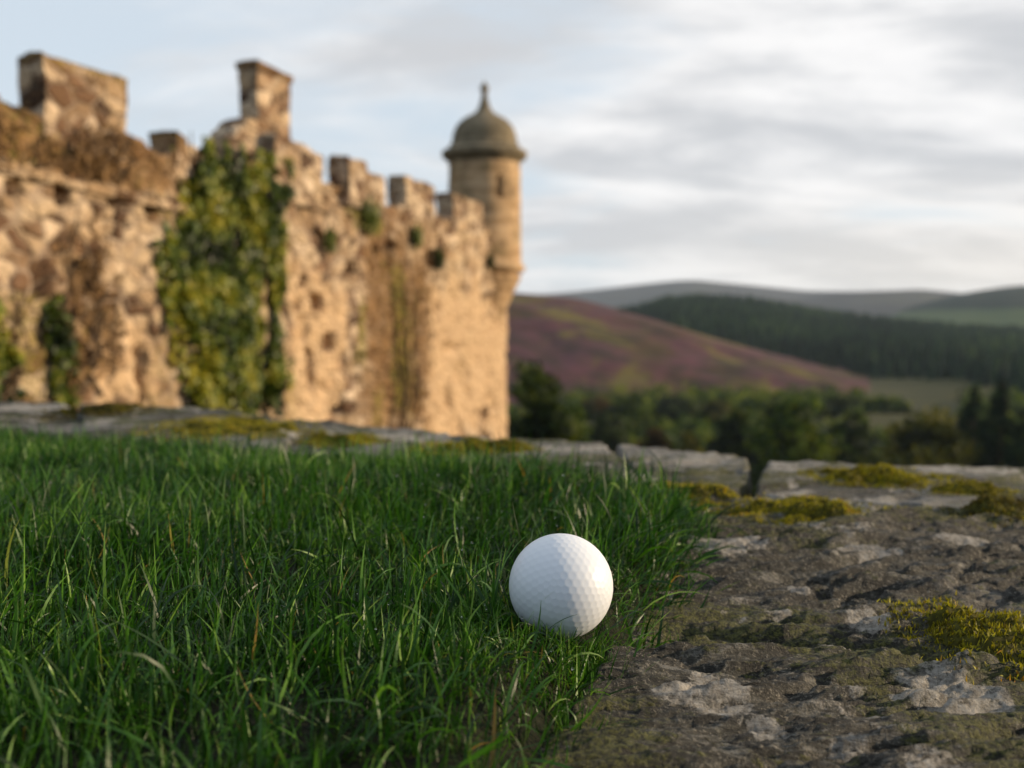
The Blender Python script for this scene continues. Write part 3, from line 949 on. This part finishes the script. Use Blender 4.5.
def leaf_shape(C, size, r, face):
    """five-point ivy leaves laid against a face direction"""
    n = len(C)
    nrm = r.normal(size=(n, 3)) * 0.55 + np.array(face) + np.array((0, 0, 0.35))
    nrm /= np.linalg.norm(nrm, axis=1)[:, None]
    dn = np.array((0, 0, -1.0)) + r.normal(size=(n, 3)) * 0.5
    b = dn - nrm * (dn * nrm).sum(1)[:, None]; b /= np.linalg.norm(b, axis=1)[:, None]
    t = np.cross(nrm, b)
    s = (size * r.uniform(0.55, 1.3, n))[:, None]
    pts = [(0.0, -0.45), (0.55, -0.25), (0.42, 0.30), (0.0, 0.85), (-0.42, 0.30), (-0.55, -0.25)]
    V = np.stack([C + t * s * p[0] + b * s * p[1] + nrm * s * (0.12 if k in (1, 5) else 0) for k, p in enumerate(pts)], 1).reshape(-1, 3)
    a = np.arange(n) * 6
    F = np.concatenate([np.stack([a, a + 1, a + 2, a + 3], 1), np.stack([a, a + 3, a + 4, a + 5], 1)])
    return V, F


def climber(name, poly_px, count, size, mat, label, cat, seed, thick=0.28, thresh=-0.25, stems=8, group=None):
    r = np.random.default_rng(seed)
    poly = [wp(*p) for p in poly_px]
    P = np.array(poly)
    lo, hi = P.min(0), P.max(0)
    T = r.uniform(lo[0], hi[0], count * 5); Zr = r.uniform(lo[1], hi[1], count * 5)
    sd = poly_sd(T, Zr, poly)
    dens = fbm(T * 2.6 + seed, Zr * 0.8, oct=4)
    sd = sd + 0.8 * fbm(T * 2.2, Zr * 1.2 + seed, oct=4) - 0.12
    ok = (sd < 0) & (dens > thresh - 0.25 * smooth(0, -0.9, sd)) & (r.random(len(T)) < 0.10 + 0.90 * smooth(0.05, -0.8, sd))
    T, Zr, dens, sd = T[ok][:count], Zr[ok][:count], dens[ok][:count], sd[ok][:count]
    bulge = thick * (0.25 + 0.75 * smooth(-0.5, 0.5, fbm(T * 0.9 + 3, Zr * 0.9 + seed, oct=3))) * smooth(0.05, -0.6, sd)
    N = face_disp(T, Zr).clip(-0.12, 0.2) + 0.03 + bulge * r.random(len(T)) ** 0.5
    C = np.stack([T, N, Zr], 1)
    V, F = leaf_shape(C, size, r, (0, 1, 0))
    rn = np.clip(0.46 + 0.75 * fbm(T * 1.9 + 11, Zr * 1.9, oct=3) + 0.2 * r.normal(size=len(T)), 0, 1)
    c0 = C.mean(0); c0[2] = C[:, 2].min()
    root = empty(name, tuple(to_world(c0[None])[0]))
    tag(root, label, cat, group)
    Wv = to_world(V) - np.array(root.location)
    link('foliage', mesh_np('foliage', Wv, F, {'rnd': np.repeat(rn, 6)}), mat, root, smooth_=False)
    parts = []
    for k in range(stems):
        t0 = r.uniform(lo[0] * .7 + hi[0] * .3, lo[0] * .3 + hi[0] * .7); h = (hi[1] - lo[1])
        pts = []
        for q in range(9):
            zz_ = lo[1] + h * q / 8 * r.uniform(0.8, 1.0)
            tt = t0 + (r.normal() * 0.12) + (k - stems / 2) * 0.08 * q / 8
            tt = np.clip(tt, lo[0], hi[0])
            pts.append((tt, float(face_disp(np.array([tt]), np.array([zz_]))[0].clip(-0.1, 0.2)) + 0.03, zz_))
        parts.append(tube(pts, np.linspace(0.03, 0.008, 9), 5))
    sv, sf = join(parts)
    link('stem', mesh_np('stem', to_world(sv) - np.array(root.location), sf), M['stem'], root)
    return root


climber('ivy', [(176, 136), (206, 140), (240, 146), (286, 160), (291, 210), (285, 262), (292, 330), (286, 380), (268, 416), (196, 414), (182, 372), (158, 335), (150, 270), (152, 225), (180, 215), (172, 180)],
        12000, 0.08, M['ivy'], 'large mat of green ivy hanging over the castle wall below the chimney', 'ivy', 21, 0.22, -0.04, 14, 'climbers on the castle wall')
climber('ivy', [(-60, 290), (30, 286), (44, 330), (62, 360), (70, 405), (-60, 420)], 4200, 0.06, M['ivy'],
        'patchy dark ivy low on the castle wall near the left edge', 'ivy', 33, 0.2, -0.05, 6, 'climbers on the castle wall')
climber('dead_creeper', [(60, 215), (118, 225), (112, 300), (122, 350), (90, 395), (52, 380), (42, 270)], 520, 0.05, M['dryleaf'],
        'brown dead creeper left of the large ivy on the castle wall', 'creeper', 44, 0.16, 0.0, 6, 'climbers on the castle wall')
climber('dead_creeper', [(372, 245), (428, 262), (434, 330), (424, 436), (370, 432), (376, 330)], 900, 0.055, M['dryleaf'],
        'brown dead creeper trailing down the wall towards the turret', 'creeper', 45, 0.12, 0.05, 6, 'climbers on the castle wall')
climber('dead_creeper', [(-60, 108), (60, 112), (150, 150), (196, 165), (190, 198), (60, 172), (-60, 142)], 900, 0.05, M['dryleaf'],
        'brown dead growth matting the parapet under the tall sloping merlon', 'creeper', 46, 0.16, -0.02, 5, 'climbers on the castle wall')


def wall_plant(px, py, size, mat, label, seed, count=420, leaf=0.045):
    r = np.random.default_rng(seed)
    t, z = wp(px, py)
    c = np.array((t, 0.05, z))
    root = empty('wall_plant', tuple(to_world(c[None])[0]))
    tag(root, label, 'plant', 'small plants rooted in the castle wall')
    d = r.normal(size=(count, 3)); d /= np.linalg.norm(d, axis=1)[:, None]
    C = c + d * size * r.uniform(0.2, 1.0, count)[:, None] * (0.9, 0.5, 1.1) + (0, size * 0.25, 0)
    V, F = leaf_shape(C, leaf, r, (0, 1, 0))
    rn = np.clip(r.normal(0.45, 0.22, count), 0, 1)
    link('foliage', mesh_np('foliage', to_world(V) - np.array(root.location), F, {'rnd': np.repeat(rn, 6)}), mat, root, smooth_=False)
    parts = [tube([c - (0, .1, 0.02), c + (0, .03, 0), c + (d[k] * size * .6)], (0.012, 0.01, 0.004), 4) for k in range(6)]
    sv, sf = join(parts)
    link('stem', mesh_np('stem', to_world(sv) - np.array(root.location), sf), M['stem'], root)


wall_plant(364, 217, 0.36, M['ivy'], 'olive bush rooted in the wall top between the fourth and fifth merlons', 51, 700)
wall_plant(412, 237, 0.26, M['ivy'], 'green tuft rooted in the wall below the merlon left of the turret', 52)
wall_plant(434, 259, 0.26, M['leaf_dark'], 'dark tuft rooted in a hole low under the merlon beside the turret', 53)
wall_plant(325, 240, 0.22, M['ivy'], 'olive tuft rooted in the wall right of the large ivy', 54)
wall_plant(487, 262, 0.22, M['leaf_dark'], 'dark tuft growing at the foot of the turret above its corbel', 56)

# ------------------------------------------------------------------ the wall top in front: capstones
BALL_C = Vector((0.0201, 0.4023, 0.0302))
BALL_R = 0.02135
ROCKS = empty('stone_wall', (0.1, 0.75, -0.5))
tag(ROCKS, 'low thick wall of lichen covered schist capstones beside the turf', 'stone wall')
CAPS = [  # outline (read on the level plane), height, tilt x, tilt y, cell
    ([(-190, 397), (62, 403.5), (118, 428), (90, 452), (-330, 452)], 0.000, 0.0, 0.0, 0.004),
    ([(78, 404.5), (236, 411), (300, 436), (250, 470), (80, 462)], 0.002, 0.0, 0.01, 0.004),
    ([(246, 412), (436, 428), (500, 448), (520, 480), (200, 480), (290, 437)], -0.004, 0.0, 0.0, 0.003),
    ([(446, 430), (500, 436), (606, 441), (640, 470), (640, 500), (500, 500), (470, 452)], -0.004, 0.0, 0.0, 0.0026),
    ([(612, 441.5), (700, 447), (752, 454), (752, 466), (742, 486), (690, 500), (640, 498), (632, 466)], -0.005, 0.0, 0.0, 0.0024),
    ([(764, 458), (900, 461), (1180, 467), (1320, 500), (1120, 512), (960, 505), (850, 498), (752, 494), (756, 474)], -0.003, 0.01, 0.0, 0.0024),
    ([(744, 498), (850, 502), (960, 509), (1120, 516), (1400, 520), (1560, 690), (1140, 668), (1005, 655), (870, 640), (780, 630), (690, 622), (600, 640), (560, 560), (640, 503), (700, 498)], 0.0, 0.0, 0.0, 0.0014),
    ([(600, 646), (690, 626), (780, 634), (870, 645), (1005, 660), (1140, 674), (1560, 705), (2300, 1150), (300, 1150), (480, 800)], 0.001, 0.0, 0.0, 0.0012)]
LICHEN = [(703, 690, 52, 20), (950, 683, 58, 20), (722, 550, 42, 14), (869, 618, 24, 10), (798, 590, 20, 6), (815, 638, 50, 9), (708, 455, 34, 7), (640, 474, 26, 6), (795, 522, 42, 6),
          (860, 512, 80, 9), (600, 447, 30, 3), (930, 466, 60, 4), (870, 500, 60, 6), (300, 433, 90, 4), (400, 434, 55, 4), (30, 409, 50, 4), (130, 412, 25, 3), (780, 463, 30, 5), (925, 488, 40, 6),
          (1000, 470, 30, 6), (660, 590, 18, 8), (960, 545, 40, 8), (770, 720, 20, 8), (570, 446, 30, 3)]


def ell(px, py, rx, ry, X, Y):
    cx, cy = gp(px, py); x1, _ = gp(px + rx, py); _, ya = gp(px, py - ry); _, yb = gp(px, py + ry)
    return np.hypot((X - cx) / (abs(x1 - cx) + 1e-6), (Y - cy) / ((ya - yb) / 2 + 1e-6))


def rock_relief(X, Y, seed):
    ca, sa = math.cos(R(-14)), math.sin(R(-14))
    U = X * ca - Y * sa; Vv = X * sa + Y * ca
    wv = 0.012 * fbm(X * 14 + seed, Y * 14, oct=3)
    rid = 1 - np.abs(fbm(U * 9 + seed, Vv * 50, oct=4, gain=0.55))
    big = -0.0045 * smooth(0.86, 1.0, rid) + 0.0055 * fbm(X * 7 + seed, Y * 9, oct=3)
    q = (Vv + wv * 1.6) * 66 + 1.6 * fbm(U * 6 + seed, Vv * 22, oct=4)
    fr = q - np.floor(q)
    hh = _hash(np.floor(q), np.floor(q) * 0 + 3, np.floor(q) * 0 + int(seed)) / 65535.0
    hn = _hash(np.floor(q) + 1, np.floor(q) * 0 + 3, np.floor(q) * 0 + int(seed)) / 65535.0
    ter = (hh + (hn - hh) * smooth(0.55, 1.0, fr))
    sc_ = 0.45 if seed < 40 else 1.0            # the far slabs are the flattest
    strata = 0.0125 * (ter - 0.5) * (0.4 + 0.6 * smooth(-0.3, 0.3, fbm(X * 10, Y * 10 + seed, oct=2)))
    fine = 0.0085 * fbm(U * 17, Vv * 120 + seed, oct=5, gain=0.62) + 0.0009 * fbm(U * 60, Vv * 260, oct=4, gain=0.6)
    pits = -0.0007 * smooth(0.25, 0.5, fbm(X * 45 + 3, Y * 55 + seed, oct=3))
    return (big + strata + fine + pits) * sc_


MOSS = [(236, 429, 62, 9), (100, 413, 42, 5), (345, 437, 34, 4), (466, 446, 40, 6), (690, 494, 58, 11), (806, 511, 68, 8), (872, 474, 56, 7), (988, 632, 74, 24), (1004, 517, 48, 10), (505, 446, 26, 3), (960, 488, 40, 4)]
MOSSLAB = ['thick yellow green moss cushion on the left capstones in front of the large ivy', 'thin dark moss strip on the leftmost capstones',
           'thin moss strip on the pale capstone below the middle of the castle wall', 'yellow moss patch on the capstone below the turret side of the castle',
           'yellow green moss at the turf edge behind the golf ball', 'golden moss strip with brown tips running along the crack of the capstones', 'mustard moss patch on the farthest right capstone',
           'large shaggy moss cushion with golden tips on the near right capstone', 'dark brown moss in the crack at the right edge', 'small moss patch at the foot of the castle corner', 'small green moss patch right of the mustard moss']


def cap_z(X, Y):
    """height of the capstones' upper surface"""
    z = np.full(np.shape(X), -0.02)
    for k, (pp, zc, _, _, _) in enumerate(CAPS):
        ins_ = poly_sd(X, Y, [gp(min(p[0], 2300), p[1]) for p in pp])
        z = np.where(ins_ < 0.002, rock_relief(X, Y, k * 7.0 + 1) + zc - 0.009 * smooth(-0.012, 0.0, ins_) ** 2, z)
    return z


for i, (poly_px, zc, tx, ty, cell) in enumerate(CAPS):
    poly = [gp(min(p[0], 2300), p[1]) for p in poly_px]
    P = np.array(poly)
    lo, hi = P.min(0) - 0.02, P.max(0) + 0.02
    hi[0] = min(hi[0], 1.0); lo[0] = max(lo[0], -1.6)
    xs = np.arange(lo[0], hi[0], cell); ys = np.arange(lo[1], hi[1], cell)
    X, Y = np.meshgrid(xs, ys, indexing='ij')
    sd = poly_sd(X, Y, poly) + (0.006 * fbm(X * 28, Y * 28 + i, oct=4) + 0.004 * fbm(X * 9 + i, Y * 9, oct=2)) * (0.5 if i < 6 else 1.0)
    Zr = rock_relief(X, Y, i * 7.0 + 1) + zc
    Zr = Zr - 0.009 * smooth(-0.012 if i > 5 else -0.005, 0.0, sd) ** 2 - 0.09 * smooth(-0.003, 0.006, sd)
    lich = np.zeros_like(X)
    for e in LICHEN:
        v = ell(*e, X, Y) * 1.12 + 0.9 * fbm(X * 50, Y * 60 + 2, oct=4)
        np.maximum(lich, smooth(1.35, 0.65, v), out=lich)
    lich = np.maximum(lich, 0.80 * smooth(0.18, 0.45, fbm(X * 24 + 5, Y * 30 + i, oct=4)))
    film = 0.2 + 0.85 * smooth(-0.15, 0.35, fbm(X * 11 + 31, Y * 13, oct=3))
    crust = smooth(-0.1, 0.4, fbm(X * 9 + 77, Y * 11 + 5, oct=3)) * smooth(0.35, 0.75, Y) + 0.15
    Zr = Zr + 0.0003 * lich
    keep = sd < 0.008
    F = grid_faces(len(xs), len(ys), keep)
    Vc, Fc, at_ = compact(np.stack([X, Y, Zr], -1).reshape(-1, 3), F, {'lichen': lich.ravel(), 'film': film.ravel(), 'crust': crust.ravel()})
    o = link('capstone', mesh_np('capstone', Vc - np.array(ROCKS.location), Fc, at_), M['cap'], ROCKS)
# body of the wall below the capstones
body = [gp(-200, 399), gp(745, 455), (1.06, 0.72), (1.06, 0.05), (-1.4, 0.05), (-1.7, 1.3)]
bx = []
nb = len(body)
cxy = np.mean(np.array(body), 0)
ins = [tuple(np.array(p) + (cxy - np.array(p)) * 0.035) for p in body]
bv = np.array([(x - ROCKS.location.x, y - ROCKS.location.y, z - ROCKS.location.z) for z in (-0.055, -6.8) for (x, y) in ins])
bq = np.array([(k, k + nb, (k + 1) % nb + nb, (k + 1) % nb) for k in range(nb)])
bme = bpy.data.meshes.new('masonry')
bme.from_pydata([tuple(v) for v in bv], [], [tuple(reversed(q)) for q in bq.tolist()] + [tuple(range(nb))])
link('masonry', bme, castle_mat('wall_core_masonry', 1.0), ROCKS, smooth_=False)

# ------------------------------------------------------------------ turf
TURF = [gp(*p) for p in [(-420, 436), (0, 441), (190, 452), (330, 463), (500, 472), (560, 484), (640, 500), (690, 514), (712, 540), (692, 580), (650, 622), (622, 655), (580, 715), (545, 790), (500, 1050), (-700, 1050)]]


def soil_z(X, Y):
    sd = poly_sd(X, Y, TURF)
    return 0.0125 + 0.0035 * np.exp(-((X - BALL_C.x) ** 2 + (Y - BALL_C.y) ** 2) / 0.045 ** 2) + 0.006 * fbm(X * 9, Y * 9, oct=3) - 0.030 * smooth(-0.030, 0.012, sd) - 0.007 * smooth(0.6, 1.1, Y) 


xs = np.arange(-1.75, 0.22, 0.006); ys = np.arange(0.15, 1.35, 0.006)
X, Y = np.meshgrid(xs, ys, indexing='ij')
sd = poly_sd(X, Y, TURF)
Vs = np.stack([X, Y, soil_z(X, Y)], -1).reshape(-1, 3)
Vc, Fc, _ = compact(Vs, grid_faces(len(xs), len(ys), sd < 0.012), {})
tag(link('soil', mesh_np('soil', Vc, Fc), M['soil']), kind='structure')


def blades(root, L, Wd, az_, lean, curve, K=6, twist=None):
    """curved tapering blades; returns vertices, quads and the position along the blade"""
    n = len(root)
    s = np.linspace(0, 1, K + 1)
    th = lean[:, None] + curve[:, None] * s[None] ** 1.3
    ds = (L / K)[:, None]
    hx = np.concatenate([np.zeros((n, 1)), np.cumsum(np.sin(th[:, :-1]) * ds, 1)], 1)
    hz = np.concatenate([np.zeros((n, 1)), np.cumsum(np.cos(th[:, :-1]) * ds, 1)], 1)
    cx, sx = np.cos(az_)[:, None], np.sin(az_)[:, None]
    C = np.stack([root[:, 0:1] + hx * cx, root[:, 1:2] + hx * sx, root[:, 2:3] + hz], -1)
    tw_ = (np.zeros(n) if twist is None else twist)[:, None] * (0.5 + s[None])
    # side vector turned about the blade's own axis
    sid = np.stack([-sx * np.ones_like(th), cx * np.ones_like(th), np.zeros_like(th)], -1)
    nor = np.stack([np.cos(th) * cx, np.cos(th) * sx, -np.sin(th)], -1)
    sv = sid * np.cos(tw_)[..., None] + nor * np.sin(tw_)[..., None]
    prof_ = np.clip(1.0 - s ** 2.2, 0.04, 1) * (0.7 + 0.3 * np.minimum(1, s * 4))
    w = Wd[:, None] * prof_[None] * 0.5
    A = C - sv * w[..., None]; B = C + sv * w[..., None]
    V = np.stack([A, B], 2).reshape(n, (K + 1) * 2, 3)
    q = np.arange(K) * 2
    f = np.stack([q, q + 1, q + 3, q + 2], 1)
    F = (f[None] + (np.arange(n) * (K + 1) * 2)[:, None, None]).reshape(-1, 4)
    al = np.repeat(s, 2)[None].repeat(n, 0)
    return V, F, al


NGR = 340000
gx = rng.uniform(-1.45, 0.22, NGR * 2); gy = rng.uniform(0.17, 1.35, NGR * 2)
sd = poly_sd(gx, gy, TURF)
clump = fbm(gx * 26, gy * 26, oct=3)
ok = (sd < 0.010 * fbm(gx * 40, gy * 40, oct=2) + 0.003) & (rng.random(len(gx)) < 0.62 + 0.6 * clump)
frame_x = np.abs(gx) < gy * 0.62 + 0.08                     # sparser outside the view
ok &= frame_x | (rng.random(len(gx)) < 0.45)
bd = np.hypot(gx - BALL_C.x, gy - BALL_C.y)
ok &= bd > 0.010
ok &= np.hypot(gx, gy) > 0.20
gx, gy, sd, bd, clump = gx[ok], gy[ok], sd[ok], bd[ok], clump[ok]
NX = 2300                                                     # short tufts the ball has settled into
ea = math.atan2(-BALL_C.y, -BALL_C.x) + rng.uniform(-1.9, 1.9, NX); er = 0.0135 + 0.055 * rng.random(NX) ** 1.3
gx = np.concatenate([gx, BALL_C.x + er * np.cos(ea)]); gy = np.concatenate([gy, BALL_C.y + er * np.sin(ea)])
sd = np.concatenate([sd, np.full(NX, -0.05)])
n = len(gx)
root = np.stack([gx, gy, soil_z(gx, gy) - 0.002 + np.where(np.arange(n) >= n - NX, 0.002, 0.0)], 1)
L = np.exp(rng.normal(math.log(0.0152), 0.30, n)) * np.where(rng.random(n) < 0.16, rng.uniform(1.3, 2.1, n), 1.0) * (1 + 0.30 * fbm(gx * 14 + 3, gy * 14, oct=2))
L = np.clip(L, 0.008, 0.048)
# matted in front of the ball
infront = smooth(0.05, 0.016, np.abs(gx - BALL_C.x * gy / BALL_C.y)) * smooth(0.325, 0.345, gy) * smooth(0.435, 0.405, gy)
L = L * (1 - 0.08 * infront)
L = L * (1 - 0.30 * smooth(0.75, 1.1, gy))
L[-NX:] = rng.uniform(0.007, 0.0145, NX)
near = smooth(0.34, 0.24, gy)
L = L * (1 - 0.30 * near)
Wd = rng.uniform(0.0005, 0.0013, n) * np.clip(L / 0.021, 0.75, 1.35)
flow = 3.0 * fbm(gx * 7 + 8, gy * 7 + 1, oct=2) + 0.6
az_ = flow + rng.normal(0, 1.7, n)
edge = smooth(-0.045, 0.0, sd)
outw = np.arctan2(-0.25, 1.0)
az_ = np.where(rng.random(n) < edge * 0.5 * (gy < 0.62), outw + rng.normal(0, 0.7, n), az_)
lean = np.abs(rng.normal(0.38, 0.46, n)) + 0.25 * edge
az_[-NX:] = ea + rng.normal(0, 1.0, NX)
curve = rng.normal(0.5, 0.95, n) - 0.2 * infront
twist = rng.normal(0, 0.9, n)
V, F, al = blades(root, L, Wd, az_, lean, curve, 6, twist)
# blades bend round the ball
c = np.array(BALL_C)
dv = V - c
dl = np.linalg.norm(dv, axis=2)
m = dl < BALL_R + 0.0008
V = np.where(m[..., None], c + dv / np.maximum(dl, 1e-6)[..., None] * (BALL_R + 0.0008), V)
# blades the ball has flattened out of sight
tip_px = (V[:, :, 2].max(1) > BALL_C.z - 0.0065) & (np.abs(gx - BALL_C.x * gy / BALL_C.y) < 0.026) & (gy < BALL_C.y) & (gy > 0.335)
good = ~m.any(1) & ~(tip_px & (rng.random(n) < 0.80))
V, al, gx, gy = V[good], al[good], gx[good], gy[good]
n = len(gx)
F = F[:n * 6]
rnd_ = np.clip(0.40 + 0.30 * fbm(gx * 10 + 50, gy * 10, oct=3) + rng.normal(0, 0.24, n), 0, 1)
dry = (rng.random(n) < 0.010) * rng.uniform(0.25, 0.8, n)
kk = V.shape[1]
gme = mesh_np('grass', V.reshape(-1, 3), F, {'rnd': np.repeat(rnd_, kk), 'dry': np.repeat(dry, kk), 'along': al.ravel()})
tag(link('grass', gme, M['grass']), 'short lush green turf around the golf ball on the wall top', 'grass', kind='stuff')

# dew on the blades
dsel = np.where((gy > 0.33) & (gy < 0.95) & (gx < 0.05) & (np.abs(gx) < gy * 0.6))[0]
dsel = rng.choice(dsel, 900, replace=False)
vi = rng.integers(6, kk, 900)
Cd = V[dsel, vi]
ico = []
import bmesh
bm = bmesh.new(); bmesh.ops.create_icosphere(bm, subdivisions=2, radius=1.0)
iv = np.array([v.co[:] for v in bm.verts]); jf = np.array([[v.index for v in f.verts] for f in bm.faces]); bm.free()
dr = np.exp(rng.normal(math.log(0.00036), 0.4, 900))
Vd = (iv[None] * dr[:, None, None] + Cd[:, None]).reshape(-1, 3)
Fd = (jf[None] + (np.arange(900) * len(iv))[:, None, None]).reshape(-1, 3)
wm, wt = new_mat('dew_water')
finish(wt, (1, 1, 1), 0.02, None, 0.5, {'Transmission Weight': 1.0, 'IOR': 1.33})
tag(link('dew', mesh_np('dew', Vd, Fd), wm), 'tiny dew drops sparkling on the grass blades', 'dew', kind='stuff')

# ------------------------------------------------------------------ moss cushions
for i, (px, py, rx, ry) in enumerate(MOSS):
    r = np.random.default_rng(300 + i)
    cx, cy = gp(px, py); x1, _ = gp(px + rx, py); _, ya = gp(px, py - ry); _, yb = gp(px, py + ry)
    ax, ay = abs(x1 - cx), (ya - yb) / 2
    h = min(0.007, 0.28 * min(ax, ay) + 0.0015)
    root_ = empty('moss_cushion', (cx, cy, 0.0))
    tag(root_, MOSSLAB[i], 'moss', 'moss cushions on the capstones')
    cell = max(0.0012, min(ax, ay) / 40)
    xs = np.arange(-ax * 1.7, ax * 1.7, cell); ys = np.arange(-ay * 1.7, ay * 1.7, cell)
    X, Y = np.meshgrid(xs, ys, indexing='ij')

    def mound(X, Y):
        e = np.hypot(X / ax, Y / ay) + 0.6 * fbm((X + cx) * 38, (Y + cy) * 60 + i, oct=4)
        up = smooth(1.15, 0.25, e)
        return e, cap_z(X + cx, Y + cy) - 0.003 + (h + 0.003) * up + 0.0022 * fbm((X + cx) * 160, (Y + cy) * 160, oct=2) * up
    e, Zm = mound(X, Y)
    Vm, Fm, _ = compact(np.stack([X, Y, Zm], -1).reshape(-1, 3), grid_faces(len(xs), len(ys), e < 1.1), {})
    link('cushion', mesh_np('cushion', Vm, Fm), M['mossb'], root_)
    cnt = int(np.clip(ax * ay * 3.14 * 1.9e6, 1800, 20000))
    mx, my = r.uniform(-ax * 1.7, ax * 1.7, cnt * 2), r.uniform(-ay * 1.7, ay * 1.7, cnt * 2)
    e, mz = mound(mx, my)
    k_ = (e < 1.0) | (r.random(len(e)) < 0.75 * smooth(1.7, 1.0, e) ** 2)
    mz = np.where(e > 1.0, mz + 0.003 * smooth(0.95, 1.15, e), mz)
    mx, my, mz, e = mx[k_][:cnt], my[k_][:cnt], mz[k_][:cnt], e[k_][:cnt]
    nn = len(mx)
    Vb, Fb, alb = blades(np.stack([mx, my, mz - 0.0006], 1), r.uniform(0.0016, 0.0040, nn), r.uniform(0.0006, 0.0013, nn) * (1.5 if py < 480 else 1.0), r.uniform(0, 6.28, nn), np.abs(r.normal(0.5, 0.35, nn)), r.normal(0.3, 0.5, nn), 3, r.normal(0, 1, nn))
    tone = 0.45 + 0.45 * fbm((mx + cx) * 50 + i, (my + cy) * 50, oct=3) + r.normal(0, 0.16, nn)
    if i in (8, 1): tone = tone - 0.38
    if i in (0, 3, 4, 5, 7): tone = tone + 0.13
    link('fronds', mesh_np('fronds', Vb.reshape(-1, 3), Fb, {'rnd': np.repeat(np.clip(tone, 0, 1), Vb.shape[1])}), M['moss'], root_)

# ------------------------------------------------------------------ golf ball
bm = bmesh.new(); bmesh.ops.create_icosphere(bm, subdivisions=7, radius=1.0)
iv = np.array([v.co[:] for v in bm.verts]); jf = np.array([[v.index for v in f.verts] for f in bm.faces]); bm.free()
# 362 dimples on a geodesic lattice
bm = bmesh.new(); bmesh.ops.create_icosphere(bm, subdivisions=1, radius=1.0)
base_v = [np.array(v.co[:]) for v in bm.verts]; base_f = [[v.index for v in f.verts] for f in bm.faces]; bm.free()
pts = {}
FQ = 8
for f in base_f:
    a, b, c_ = (base_v[k] for k in f)
    for p in range(FQ + 1):
        for q in range(FQ + 1 - p):
            v = a * p + b * q + c_ * (FQ - p - q)
            v = v / np.linalg.norm(v)
            pts[tuple(np.round(v, 4))] = v
DP = np.array(list(pts.values()))
best = np.concatenate([(iv[k:k + 20000] @ DP.T).max(1) for k in range(0, len(iv), 20000)])
ang = np.arccos(np.clip(best, -1, 1))
rd = 0.064
depth = 0.00008 / BALL_R
rad_ = 1 - depth * np.clip(1 - (ang / rd) ** 2, 0, 1) ** 0.8
ca, sa = math.cos(0.6), math.sin(0.6)
rot_ = np.array([[ca, -sa, 0], [sa, ca, 0], [0, 0, 1]]) @ np.array([[1, 0, 0], [0, math.cos(0.4), -math.sin(0.4)], [0, math.sin(0.4), math.cos(0.4)]])
Vb = (iv * rad_[:, None]) @ rot_.T * BALL_R
wm2, wt2 = new_mat('ball_cover')
b_, _ = finish(wt2, (0.64, 0.665, 0.70), 0.45, None, 0.4, {'Subsurface Weight': 0.12, 'Subsurface Radius': (0.002, 0.0018, 0.0015), 'Subsurface Scale': 1.0, 'Coat Weight': 0.06, 'Coat Roughness': 0.2})
ball = link('golf_ball', mesh_np('golf_ball', Vb, jf), wm2)
ball.location = BALL_C
tag(ball, 'white dimpled golf ball nestled in the grass at the turf edge', 'golf ball')
